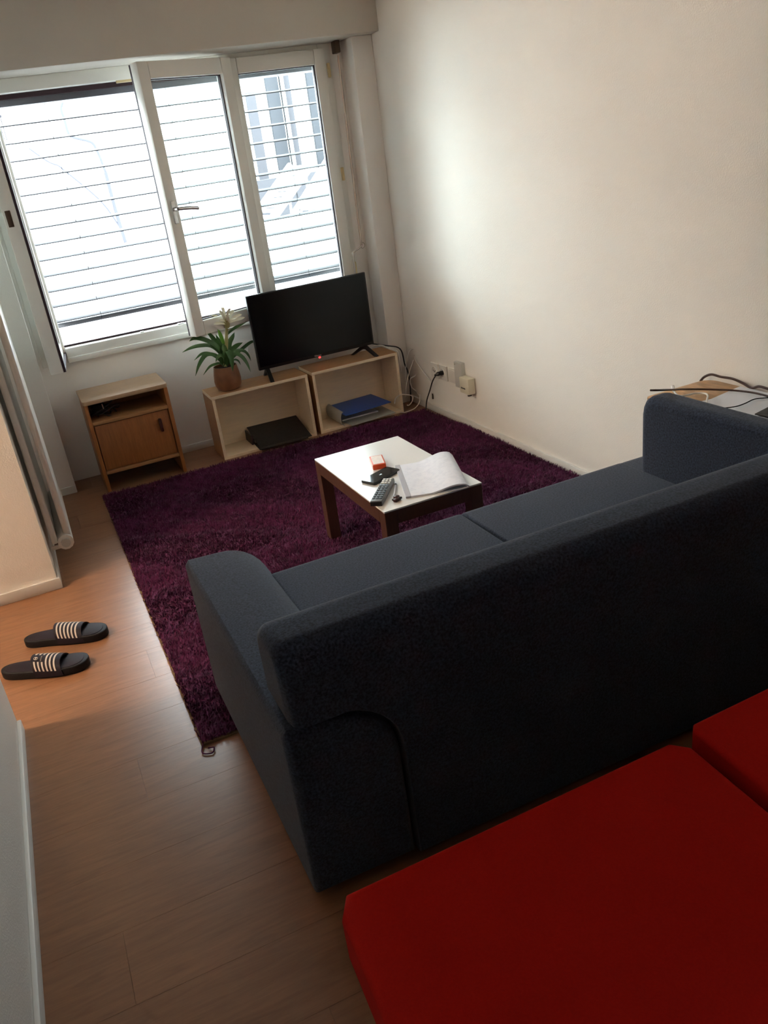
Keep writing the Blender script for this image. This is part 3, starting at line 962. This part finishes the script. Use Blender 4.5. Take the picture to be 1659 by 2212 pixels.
# ================================================================ STORAGE BOXES
def storage_box(x0, x1, y0, y1, h, label):
    t = thing('storage_box', label, 'storage box', ((x0 + x1) / 2, (y0 + y1) / 2, 0.0))
    b = 0.017
    def board(name, d, outer):
        bm = NB()
        add_box(bm, *d, r=0.0012, seg=1)
        bm.normal_update()
        o = obj(name, bm, ['birch', 'oak'], t)
        for p in o.data.polygons:
            if p.normal.dot(Vector(outer)) > 0.9:
                p.material_index = 1
        return o
    board('top_board', (x0, x1, y0, y1, h - b, h), (0, 0, 1))
    board('side_board', (x0, x0 + b, y0, y1, 0.0, h - b), (-1, 0, 0))
    board('side_board', (x1 - b, x1, y0, y1, 0.0, h - b), (1, 0, 0))
    board('bottom_board', (x0 + b, x1 - b, y0, y1, 0.0, b), (0, 0, -1))
    board('back_panel', (x0 + b, x1 - b, y1 - 0.008, y1, b, h - b), (0, 1, 0))
    return t
storage_box(-1.2985, -0.7264, -0.331, -0.105, 0.372, 'open plywood box on its side holding a black binder, plant on top')
storage_box(-0.6983, -0.1472, -0.326, -0.100, 0.372, 'open plywood box on its side holding a blue binder, next to the corner')

# black lever-arch file
bb = thing('black_binder', 'black ring binder lying flat in the left plywood box', 'binder', (-0.94, -0.24, 0.017))
def quad_slab(pts, th):
    bm = NB()
    v0 = [bm.verts.new(p) for p in pts]
    v1 = [bm.verts.new((p[0], p[1], p[2] - th)) for p in pts]
    fs = [bm.faces.new(v0), bm.faces.new(v1[::-1])]
    for i in range(4):
        fs.append(bm.faces.new((v0[i], v1[i], v1[(i + 1) % 4], v0[(i + 1) % 4])))
    bmesh.ops.recalc_face_normals(bm, faces=fs)
    return bm
obj('cover', quad_slab([(-1.087, -0.118, 0.092), (-0.7726, -0.118, 0.0884), (-0.7686, -0.36, 0.0178), (-1.083, -0.36, 0.0129)], 0.003), 'binderblack', bb)
obj('cover', quad_slab([(-1.085, -0.115, 0.021), (-0.770, -0.115, 0.021), (-0.800, -0.385, 0.0205), (-1.095, -0.372, 0.0205)], 0.003), 'binderblack', bb)
bm = NB()
add_box(bm, -1.083, -0.80, -0.235, -0.12, 0.0215, 0.045)
obj('paper_stack', bm, 'bindergrey', bb)
bm = NB()
add_prism(bm, [(-1.105, 0.019), (-1.095, 0.019), (-1.092, 0.076), (-1.103, 0.078)], 'y', -0.120, -0.25)
obj('spine', bm, 'binderblack', bb)
# blue file with gaping cover
bu = thing('blue_binder', 'blue ring binder with gaping cover in the right plywood box', 'binder', (-0.38, -0.24, 0.017))
obj('front_cover', quad_slab([(-0.5644, -0.112, 0.0915), (-0.2628, -0.112, 0.099), (-0.2264, -0.33, 0.0852), (-0.5355, -0.345, 0.0781)], 0.003), 'binderblue', bu)
obj('back_cover', quad_slab([(-0.545, -0.112, 0.022), (-0.225, -0.112, 0.022), (-0.215, -0.352, 0.0205), (-0.515, -0.380, 0.0205)], 0.003), 'bindergrey', bu)['label'] = 'grey back cover'
bm = NB()
add_box(bm, -0.53, -0.29, -0.26, -0.115, 0.0222, 0.030)
obj('paper_stack', bm, 'paper', bu)
bm = NB()
sp = []
for k in range(9):
    a = PI / 2 + PI * k / 8
    sp.append((-0.552 + 0.022 * math.cos(a), 0.062 + 0.042 * math.sin(a)))
add_prism(bm, sp + [(p[0] + 0.003, p[1]) for p in sp[::-1]], 'y', -0.115, -0.350)
obj('spine', bm, 'bindergrey', bu)

# ================================================================ TELEVISION
tv = thing('television', 'black flat-screen television standing across the two plywood boxes', 'television', (-0.612, -0.235, 0.372))
TX0, TX1, TY, TZ0, TZ1 = -0.9745, -0.2497, -0.2365, 0.431, 0.848
bm = NB()
add_box(bm, TX0, TX1, TY, TY + 0.022, TZ0, TZ1, r=0.003)
add_box(bm, TX0 + 0.10, TX1 - 0.10, TY + 0.02, TY + 0.062, TZ0 + 0.02, TZ1 - 0.13, r=0.012)
obj('housing', bm, 'blackplastic', tv)
box_obj('screen', (TX0 + 0.008, TX1 - 0.008, TY - 0.0006, TY + 0.002, TZ0 + 0.018, TZ1 - 0.008), 'screen', tv)
for (x, s) in ((-0.925, 0), (-0.305, 0)):
    bm = NB()
    add_prism(bm, [(TY + 0.004, TZ0 + 0.004), (TY + 0.024, TZ0 + 0.004), (TY + 0.125, 0.372), (TY + 0.103, 0.372), (TY + 0.020, TZ0 - 0.018), (TY - 0.002, TZ0 - 0.018), (TY - 0.068, 0.372), (TY - 0.088, 0.372)][::-1], 'x', x - 0.011, x + 0.011)
    bm.transform(Matrix.Translation((x, TY, 0)) @ Matrix.Rotation(0.42 if x > -0.5 else -0.10, 4, 'Z') @ Matrix.Translation((-x, -TY, 0)))
    obj('foot', bm, 'blackplastic', tv)
bm = NB()
add_tube(bm, [(-0.602, TY - 0.003, TZ0 - 0.003), (-0.602, TY + 0.008, TZ0 - 0.005)], 0.0052, 12, 0)
obj('standby_light', bm, 'led', tv)['label'] = 'glowing red standby light'
def text_obj(name, body, size, m, parent, mw, depth=0.0004):
    cu_ = bpy.data.curves.new(name, 'FONT')
    cu_.body = body
    cu_.size = size
    cu_.align_x = 'CENTER'
    cu_.align_y = 'CENTER'
    cu_.extrude = depth
    tmp = bpy.data.objects.new(name + '_tmp', cu_)
    C.objects.link(tmp)
    dg = bpy.context.evaluated_depsgraph_get()
    me_ = bpy.data.meshes.new_from_object(tmp.evaluated_get(dg))
    bpy.data.objects.remove(tmp)
    bpy.data.curves.remove(cu_)
    me_.transform(WORLD[parent.name].inverted() @ mw)
    me_.materials.clear()
    me_.materials.append(M[m])
    o = bpy.data.objects.new(name, me_)
    C.objects.link(o)
    o.parent = parent
    WORLD[o.name] = WORLD[parent.name]
    return o
FX = Matrix.Rotation(PI / 2, 4, 'X')
text_obj('brand_lettering', 'Hisense', 0.0135, 'lettering', tv, Matrix.Translation((-0.612, TY - 0.0012, TZ0 + 0.0095)) @ FX)

# ================================================================ PLANT
pt = thing('potted_plant', 'green bromeliad with cream flower head in a brown pot on the left plywood box', 'plant', (-1.165, -0.235, 0.372))
PCX, PCY = -1.165, -0.232
bm = NB()
add_lathe(bm, [(0.048, 0.3722), (0.064, 0.378), (0.074, 0.400), (0.0765, 0.425), (0.073, 0.460), (0.066, 0.502), (0.0655, 0.505), (0.0625, 0.505), (0.0625, 0.490)], PCX, PCY, 40)
obj('pot', bm, 'pot', pt)
bm = NB()
add_lathe(bm, [(0.060, 0.470), (0.0625, 0.490), (0.03, 0.496), (0.002, 0.498)], PCX, PCY, 24)
obj('soil', bm, 'soil', pt)
def leaf(path, wmax, m='leaf', name='leaf', fold=0.25, n=5):
    P = smooth_path(path, n)
    bm = NB()
    rows = []
    L = len(P) - 1
    for i, p in enumerate(P):
        u = i / L
        w = 1.05 * wmax * (0.55 + 0.45 * math.sin(min(1, u / 0.5) * PI / 2)) * (1 - max(0, (u - 0.5) / 0.5) ** 2.2)
        w = max(w, 0.0006)
        d = (P[min(i + 1, L)] - P[max(i - 1, 0)]).normalized()
        side = d.cross(Vector((0.05, -0.80, 0.60)))
        if side.length < 0.05:
            side = Vector((1, 0, 0))
        side.normalize()
        nrm = side.cross(d).normalized()
        rows.append([bm.verts.new(p + side * w * s + nrm * abs(s) * w * fold) for s in (-1, -0.5, 0, 0.5, 1)])
    fs = []
    for i in range(L):
        for k in range(4):
            fs.append(bm.faces.new((rows[i][k], rows[i][k + 1], rows[i + 1][k + 1], rows[i + 1][k])))
    ret = bmesh.ops.extrude_face_region(bm, geom=fs)
    vs = [v for v in ret['geom'] if isinstance(v, bmesh.types.BMVert)]
    bmesh.ops.translate(bm, vec=(0, 0, -0.0007), verts=vs)
    bmesh.ops.recalc_face_normals(bm, faces=list(bm.faces))
    return obj(name, bm, m, pt, 60)
B0 = (PCX, PCY, 0.50)
def lf(pts, w, m='leaf', dx=0.0, dy=0.0):
    leaf([(PCX + dx, PCY + dy, 0.495)] + pts, w, m)
lf([(-1.178, -0.24, 0.5738), (-1.226, -0.26, 0.6314), (-1.289, -0.29, 0.6519), (-1.345, -0.31, 0.6543), (-1.397, -0.33, 0.6461)], 0.011)
lf([(-1.171, -0.24, 0.5802), (-1.209, -0.25, 0.639), (-1.259, -0.25, 0.6752), (-1.303, -0.25, 0.6896), (-1.333, -0.25, 0.6809)], 0.014)
lf([(-1.156, -0.22, 0.5788), (-1.18, -0.21, 0.6295), (-1.202, -0.2, 0.6766), (-1.224, -0.2, 0.707)], 0.014)
lf([(-1.194, -0.25, 0.5607), (-1.233, -0.28, 0.5895), (-1.277, -0.31, 0.599), (-1.324, -0.33, 0.5617), (-1.357, -0.33, 0.5076)], 0.012)
lf([(-1.198, -0.24, 0.5548), (-1.235, -0.22, 0.5857), (-1.274, -0.2, 0.5888), (-1.318, -0.19, 0.5628)], 0.009)
lf([(-1.198, -0.27, 0.5309), (-1.233, -0.3, 0.5386), (-1.27, -0.32, 0.535), (-1.314, -0.33, 0.5028)], 0.007)
lf([(-1.12, -0.25, 0.5548), (-1.092, -0.27, 0.5596), (-1.07, -0.29, 0.5395), (-1.056, -0.31, 0.503), (-1.046, -0.31, 0.4561)], 0.011)
lf([(-1.108, -0.23, 0.5595), (-1.071, -0.22, 0.5682), (-1.033, -0.21, 0.5531), (-1.013, -0.205, 0.5239), (-1.004, -0.2, 0.4891)], 0.009)
lf([(-1.112, -0.21, 0.5678), (-1.085, -0.19, 0.5799), (-1.053, -0.17, 0.5885), (-1.021, -0.16, 0.5935)], 0.013)
lf([(-1.127, -0.25, 0.5247), (-1.109, -0.27, 0.5319), (-1.097, -0.29, 0.5247), (-1.091, -0.3, 0.504)], 0.006)
lf([(-1.154, -0.28, 0.5617), (-1.15, -0.31, 0.5939), (-1.146, -0.335, 0.5687), (-1.147, -0.34, 0.5312), (-1.15, -0.335, 0.4868)], 0.015)
lf([(-1.142, -0.2, 0.5675), (-1.143, -0.17, 0.6001), (-1.153, -0.15, 0.6334), (-1.159, -0.14, 0.6674)], 0.013)
lf([(-1.117, -0.2, 0.5806), (-1.1, -0.18, 0.6132), (-1.075, -0.17, 0.6381), (-1.058, -0.165, 0.66)], 0.013)
lf([(-1.169, -0.27, 0.5506), (-1.19, -0.29, 0.5766), (-1.212, -0.31, 0.5743), (-1.23, -0.32, 0.5541)], 0.010)
lf([(-1.101, -0.19, 0.5304), (-1.018, -0.13, 0.5563), (-0.9489, -0.1, 0.5748), (-0.9075, -0.09, 0.5536)], 0.009)
lf([(-1.151, -0.25, 0.5616), (-1.153, -0.25, 0.6036), (-1.153, -0.25, 0.6294)], 0.016)
# upright short bright leaf and dark bracts round the flower head
leaf([(-1.147, -0.24, 0.619), (-1.153, -0.245, 0.6468), (-1.16, -0.25, 0.6822), (-1.168, -0.255, 0.7125)], 0.011, 'leafbright')['label'] = 'bright yellow-green leaf'
leaf([(-1.155, -0.23, 0.6939), (-1.162, -0.235, 0.7164), (-1.17, -0.235, 0.751)], 0.007)
leaf([(-1.122, -0.22, 0.6624), (-1.074, -0.2, 0.6834), (-1.022, -0.18, 0.6961), (-0.9737, -0.17, 0.7057)], 0.008)
bm = NB()
add_tube(bm, [(PCX, PCY, 0.50), (-1.139, -0.235, 0.5984), (-1.124, -0.235, 0.6573), (-1.112, -0.235, 0.7009)], [0.013] * 4 + [0.011] * 4 + [0.009] * 5, 10, 4)
obj('flower_stem', bm, 'stem', pt)
fc_ = Vector((-1.107, -0.235, 0.738))
bm = NB()
add_lathe(bm, [(0.010, fc_.z - 0.035), (0.017, fc_.z - 0.018), (0.016, fc_.z), (0.010, fc_.z + 0.014), (0.002, fc_.z + 0.02)], fc_.x, fc_.y, 12)
obj('flower_core', bm, 'stem', pt)
for k, (px, pz) in enumerate((((-0.075), 0.020), ((-0.062), 0.050), ((-0.030), 0.070), ((0.000), 0.078), ((0.028), 0.066), ((0.055), 0.056), ((0.075), 0.035), ((0.095), 0.010), ((-0.045), 0.028), ((0.045), 0.022), ((-0.015), 0.060), ((0.015), 0.050))):
    dy = (-0.05, 0.03, -0.02, 0.03, -0.03, 0.02, -0.04, -0.01, -0.06, -0.06, 0.05, -0.05)[k]
    base_z = fc_.z - 0.012 + 0.002 * (k % 5)
    leaf([(fc_.x, fc_.y, base_z), (fc_.x + 1.12 * px * 0.45, fc_.y + dy * 0.5, base_z + pz * 0.7), (fc_.x + 1.12 * px * 0.8, fc_.y + dy * 0.85, base_z + pz), (fc_.x + 1.12 * px, fc_.y + dy, base_z + pz + 0.002)], 0.0085, 'bract', 'bract', 0.3, 4)

# ================================================================ SOCKETS AND CABLES BY THE RIGHT WALL
def socket(y0, y1, z0, z1, label, holes=True):
    t = thing('wall_socket', label, 'socket', (-0.001, (y0 + y1) / 2, (z0 + z1) / 2), 0.0, 'sockets on the right wall')
    box_obj('plate', (-0.011, 0.0, y0, y1, z0, z1), 'socket', t, 0.003)
    if holes:
        c_y, c_z = (y0 + y1) / 2, (z0 + z1) / 2
        bm = NB()
        for (a, b_) in ((-0.0, 0.0),):
            ringp = [(-0.0125, c_y + 0.024 * math.cos(q), c_z + 0.024 * math.sin(q)) for q in [2 * PI * j / 12 for j in range(13)]]
            add_tube(bm, ringp, 0.003, 5, 0)
        obj('socket_ring', bm, 'socket', t)
        bm = NB()
        for (a, b_) in ((-0.010, 0.0), (0.010, 0.0), (0.0, -0.006)):
            add_tube(bm, [(-0.0125, c_y + a, c_z + b_), (-0.006, c_y + a, c_z + b_)], 0.003, 8, 0)
        obj('pin_hole', bm, 'hole', t)
    return t
socket(-0.562, -0.474, 0.219, 0.307, 'square white wall socket nearest the corner, nothing plugged in')
socket(-0.664, -0.576, 0.223, 0.311, 'square white wall socket holding the black plug')
bl = socket(-0.774, -0.690, 0.228, 0.312, 'blank white square wall plate right of the black plug', False)
bl['category'] = 'wall plate'
box_obj('rocker', (-0.014, -0.009, -0.768, -0.698, 0.236, 0.304), 'socket', bl, 0.002)
gp = thing('switch_plate', 'tall grey wall plate between the sockets and the cream box', 'wall plate', (0, -0.826, 0.29))
box_obj('plate', (-0.026, 0.0, -0.866, -0.786, 0.222, 0.366), 'greyplate', gp, 0.004)
bm = NB(); add_tube(bm, [(-0.0275, -0.800, 0.352), (-0.025, -0.800, 0.352)], 0.004, 8, 0)
obj('screw', bm, 'chrome', gp)
cbx = thing('plug_in_adapter', 'small cream plug-in box at the right end of the sockets', 'adapter', (0, -0.92, 0.26))
box_obj('body', (-0.048, -0.004, -0.968, -0.872, 0.212, 0.300), 'cream', cbx, 0.006)
bm = NB()
for k in range(4):
    add_box(bm, -0.0486, -0.047, -0.897 - 0.012 * k, -0.889 - 0.012 * k, 0.238, 0.246)
obj('printed_marks', bm, 'blackplastic', cbx)
box_obj('catch', (-0.05, -0.03, -0.968, -0.957, 0.207, 0.213), 'blackplastic', cbx)
# hook or hole near the skirting
bm = NB()
add_tube(bm, [(-0.001, -0.444, 0.104), (-0.006, -0.454, 0.094), (-0.006, -0.452, 0.082), (-0.001, -0.444, 0.074)], 0.004, 6, 3)
tag(obj('cable_clip', bm, 'brownmetal'), 'tiny dark cable clip low on the wall below the sockets', 'clip')

pc = thing('power_cord', 'black power cord running from the wall socket down to the rug', 'cable', (-0.04, -0.62, 0.27))
bm = NB()
add_tube(bm, [(-0.010, -0.620, 0.268), (-0.035, -0.620, 0.268), (-0.052, -0.600, 0.258)], [0.014] * 4 + [0.012] * 4 + [0.007] * 3, 10, 5)
obj('plug', bm, 'blackplastic', pc)
bm = NB()
add_tube(bm, [(-0.052, -0.600, 0.258), (-0.0184, -0.57, 0.2615), (-0.028, -0.52, 0.2074), (-0.0312, -0.47, 0.1335), (-0.0411, -0.44, 0.0722), (-0.0613, -0.455, 0.0194)], 0.0042, 6, 5)
obj('cord', bm, 'blackcable', pc)

def cable(name, label, pts, r, m, group=None):
    bm = NB()
    add_tube(bm, pts, r, 6, 6)
    return tag(obj(name, bm, m), label, 'cable', group)
cable('television_cable', 'black cable from behind the television down beside the right box', [(-0.2457, -0.17, 0.423), (-0.1409, -0.19, 0.3892), (-0.0852, -0.2, 0.37), (-0.0578, -0.2, 0.3354), (-0.0484, -0.2, 0.258), (-0.0346, -0.2, 0.2139), (-0.0277, -0.2, 0.1384), (-0.0336, -0.2, 0.0104)], 0.0042, 'blackcable')
cable('aerial_cable', 'white cable lying along the right box top and over its front edge', [(-0.2701, -0.2, 0.3904), (-0.2366, -0.2, 0.4085), (-0.1932, -0.22, 0.4077), (-0.155, -0.25, 0.3813), (-0.135, -0.29, 0.372), (-0.131, -0.31, 0.34), (-0.130, -0.315, 0.25)], 0.0032, 'whitecable')
cable('coiled_cable', 'white cable in a tall open loop beside the right box', [(-0.0958, -0.28, 0.0961), (-0.0832, -0.27, 0.2083), (-0.0523, -0.25, 0.299), (-0.0163, -0.24, 0.3439), (0.02, -0.24, 0.3274), (-0.012, -0.27, 0.30), (-0.010, -0.33, 0.25), (-0.012, -0.40, 0.215), (-0.010, -0.45, 0.19), (-0.012, -0.46, 0.18), (-0.014, -0.44, 0.12)], 0.0028, 'whitecable')
cable('network_cable', 'white cable standing up from the floor behind the black one', [(-0.0335, -0.3, 0.2972), (-0.0628, -0.31, 0.254), (-0.093, -0.31, 0.189), (-0.1046, -0.3, 0.1316), (-0.1095, -0.29, 0.0778)], 0.0030, 'whitecable')
cable('patch_cable', 'white cable with a branching kink beside the right box', [(0.0101, -0.26, 0.223), (-0.023, -0.28, 0.1934), (-0.0694, -0.3, 0.1845), (-0.066, -0.3, 0.1341), (-0.035, -0.30, 0.10), (-0.0231, -0.28, 0.0846), (-0.0044, -0.28, 0.0503)], 0.0030, 'whitecable')
cable('floor_cable', 'white cable looping from the right box front down to the floor', [(-0.2132, -0.345, 0.0736), (-0.1997, -0.345, 0.1052), (-0.1636, -0.345, 0.1169), (-0.1208, -0.345, 0.1065), (-0.0856, -0.34, 0.0883), (-0.0925, -0.34, 0.0576), (-0.1139, -0.34, 0.0393), (-0.127, -0.335, 0.0414)], 0.0030, 'whitecable')
cable('trailing_cable', 'white cable trailing over the floor edge in front of the corner', [(-0.029, -0.33, 0.0902), (-0.043, -0.34, 0.0426), (-0.0816, -0.36, 0.0209), (-0.124, -0.38, 0.0182), (-0.1613, -0.3502, 0.006), (-0.1735, -0.3104, 0.006), (-0.178, -0.2745, 0.008)], 0.0030, 'whitecable')

# ================================================================ SIDE DESK AT THE RIGHT EDGE
dk = thing('side_table', 'orange-brown wooden side table between the sofa arm and the right wall', 'table', (-0.13, -3.1, 0.0))
bm = NB()
add_prism(bm, rounded_poly(-0.288, -0.013, -3.75, -2.590, [0, 0, 0.045, 0.02], 6), 'z', 0.575, 0.600, r=0.003)
obj('top', bm, 'deskwood', dk)
for (x, yy) in ((-0.262, -2.66), (-0.04, -2.66), (-0.262, -3.70), (-0.04, -3.70)):
    box_obj('leg', (x - 0.018, x + 0.018, yy - 0.018, yy + 0.018, 0, 0.575), 'deskwood', dk)
def sheet(name, label, pts, z, m='paper', th=0.001):
    bm = NB()
    P3 = [(p[0], p[1], z + (0.004 if i % 2 else 0.0)) for i, p in enumerate(pts)]
    v0 = [bm.verts.new(p) for p in P3]
    f = bm.faces.new(v0)
    ret = bmesh.ops.extrude_face_region(bm, geom=[f])
    bmesh.ops.translate(bm, vec=(0, 0, th), verts=[v for v in ret['geom'] if isinstance(v, bmesh.types.BMVert)])
    bmesh.ops.recalc_face_normals(bm, faces=list(bm.faces))
    return tag(obj(name, bm, m), label, 'paper')
sheet('paper_sheet', 'white paper sheet at the back of the side table against the wall', [(-0.222, -2.775), (-0.030, -2.745), (-0.020, -3.02), (-0.215, -3.05)], 0.6010)
sheet('paper_sheet', 'white paper sheet at the sofa side of the side table, under a thin grey cord', [(-0.243, -2.770), (-0.10, -2.80), (-0.12, -3.08), (-0.238, -3.06)], 0.6065)
sheet('paper_sheet', 'white paper sheet nearest the picture edge on the side table', [(-0.238, -2.915), (-0.035, -2.87), (-0.025, -3.16), (-0.236, -3.20)], 0.6120)
sheet('envelope', 'dark-edged envelope at the very edge of the picture on the side table', [(-0.236, -2.995), (-0.17, -2.985), (-0.165, -3.10), (-0.234, -3.11)], 0.6175, 'binderblack', 0.002)
cable('brown_cable', 'straight dark brown cable across the side table, its end over the sofa arm', [(-0.3887, -2.73, 0.675), (-0.3755, -2.746, 0.675), (-0.2905, -2.715, 0.65), (-0.2041, -2.684, 0.625), (-0.1383, -2.698, 0.612), (-0.092, -2.769, 0.612), (-0.0804, -2.841, 0.616), (-0.0846, -2.905, 0.618), (-0.10, -3.05, 0.62)], 0.0036, 'browncable')
cable('brown_cable', 'dark brown cable arching against the wall above the side table', [(-0.03, -2.573, 0.5916), (-0.025, -2.586, 0.6078), (-0.02, -2.612, 0.6195), (-0.018, -2.651, 0.618), (-0.018, -2.7, 0.6207), (-0.02, -2.747, 0.6141), (-0.025, -2.788, 0.6076), (-0.025, -2.816, 0.6178), (-0.03, -2.855, 0.6189), (-0.04, -2.95, 0.615)], 0.0045, 'browncable')
wc = thing('charging_cable', 'white charging cable with a small plug on the side table', 'cable', (-0.2, -2.7, 0.61))
bm = NB()
add_tube(bm, [(-0.2434, -2.677, 0.625), (-0.2543, -2.703, 0.622), (-0.2458, -2.719, 0.62), (-0.1972, -2.718, 0.616), (-0.1774, -2.741, 0.616), (-0.1974, -2.775, 0.62), (-0.2479, -2.821, 0.622), (-0.278, -2.862, 0.622), (-0.2634, -2.899, 0.622)], 0.0030, 6, 5)
obj('cord', bm, 'whitecable', wc)
bm = NB()
add_tube(bm, [(-0.2434, -2.677, 0.625), (-0.2234, -2.648, 0.632)], [0.0045, 0.0065], 8, 0)
obj('plug', bm, 'whitecable', wc)
cable('thin_grey_cable', 'thin grey cable curving over the papers on the side table', [(-0.2677, -2.903, 0.624), (-0.2296, -2.919, 0.624), (-0.1856, -2.913, 0.622), (-0.1341, -2.9, 0.62), (-0.095, -2.914, 0.618)], 0.0018, 'outgrey')

# ================================================================ SLIPPERS
def slipper(heel, toe, label, emblem, mirror):
    dx, dy = toe[0] - heel[0], toe[1] - heel[1]
    L = math.hypot(dx, dy)
    t = thing('slide_slipper', label, 'slipper', (heel[0], heel[1], 0.0), math.atan2(dy, dx), 'pair of slide slippers')
    def half(u):      # half width along the length, heel 0 .. toe 1
        s = math.sqrt(max(0.0, 1 - ((u - 0.5) / 0.5) ** 6))
        return s * (0.037 + 0.013 * (1 / (1 + math.exp(-(u - 0.45) * 12))))
    N = 28
    us = [0.5 - 0.5 * math.cos(PI * k / N) for k in range(N + 1)]
    def outline(sc):
        up = [(u * L * sc + L * (1 - sc) / 2, half(u) * sc + mirror * 0.006 * math.sin(u * PI)) for u in us]
        dn = [(u * L * sc + L * (1 - sc) / 2, -half(u) * sc + mirror * 0.006 * math.sin(u * PI)) for u in us[::-1]][1:-1]
        return (up + dn)[::-1]
    bm = NB()
    add_prism(bm, outline(1.0), 'z', 0.0, 0.030, r=0.004)
    obj('sole', bm, 'rubber', t, 50, world=False)
    bm = NB()
    add_prism(bm, outline(0.90), 'z', 0.028, 0.0315, r=0.001)
    obj('footbed', bm, 'strap', t, 50, world=False)
    def strap_pt(s, a, off):
        u = 0.44 + 0.32 * s
        w = half(u) + 0.004 + off
        h = 0.062 - 0.016 * s + off
        lean = 0.020 * math.sin(a)
        return (u * L - lean * 0.7, -w * math.cos(a) + mirror * 0.006, 0.006 + h * math.sin(a) ** 0.75)
    def strap_mesh(s0, s1, a0, a1, off, th, ns=6, na=18):
        bm = NB()
        g = []
        for i in range(ns + 1):
            g.append([bm.verts.new(strap_pt(s0 + (s1 - s0) * i / ns, a0 + (a1 - a0) * j / na, off)) for j in range(na + 1)])
        g2 = []
        for i in range(ns + 1):
            g2.append([bm.verts.new(strap_pt(s0 + (s1 - s0) * i / ns, a0 + (a1 - a0) * j / na, off - th)) for j in range(na + 1)])
        for i in range(ns):
            for j in range(na):
                bm.faces.new((g[i][j], g[i][j + 1], g[i + 1][j + 1], g[i + 1][j]))
                bm.faces.new((g2[i][j], g2[i + 1][j], g2[i + 1][j + 1], g2[i][j + 1]))
        for j in range(na):
            bm.faces.new((g[0][j], g2[0][j], g2[0][j + 1], g[0][j + 1]))
            bm.faces.new((g[ns][j], g[ns][j + 1], g2[ns][j + 1], g2[ns][j]))
        for i in range(ns):
            bm.faces.new((g[i][0], g[i + 1][0], g2[i + 1][0], g2[i][0]))
            bm.faces.new((g[i][na], g2[i][na], g2[i + 1][na], g[i + 1][na]))
        bmesh.ops.recalc_face_normals(bm, faces=list(bm.faces))
        return bm
    st = obj('strap', strap_mesh(0, 1, 0.02, PI - 0.02, 0.0, 0.005), 'strap', t, 50, world=False)
    for k in range(6):
        s = 0.10 + 0.135 * k
        spans = [(0.35, PI - 0.35)]
        if emblem and k < 3:
            spans = [(0.35, 1.02), (1.72, PI - 0.35)]
        for (a0, a1) in spans:
            obj('stripe', strap_mesh(s, s + 0.055, a0, a1, 0.0012, 0.001, 1, 14), 'stripe', st, 50, world=False)
    if emblem:
        c_ = Vector(strap_pt(0.18, 1.30, 0.0015))
        ex = (Vector(strap_pt(0.28, 1.30, 0.0015)) - c_).normalized()
        ey = (Vector(strap_pt(0.18, 1.45, 0.0015)) - c_).normalized()
        bm = NB()
        add_tube(bm, [c_ + (ex * math.cos(q) + ey * math.sin(q)) * 0.0068 for q in [2 * PI * j / 16 for j in range(17)]], 0.0009, 5, 0)
        add_tube(bm, [c_ + ex * 0.003 + ey * 0.003, c_ - ex * 0.002 + ey * 0.003, c_ + ex * 0.002 - ey * 0.002, c_ - ex * 0.003 - ey * 0.003], 0.0012, 5, 3)
        for j in range(5):
            p = Vector(strap_pt(0.36, 1.12 + 0.10 * j, 0.0015))
            add_tube(bm, [p - ex * 0.002, p + ex * 0.002], 0.0008, 5, 0)
        obj('emblem', bm, 'stripe', st, 50, world=False)
    return t
slipper((-2.457, -1.793), (-2.166, -1.911), 'black slide slipper with plain beige stripes, nearer the left wall corner', False, 1)
slipper((-2.541, -1.968), (-2.252, -2.082), 'black slide slipper with round emblem on its striped strap, nearer the viewer', True, -1)
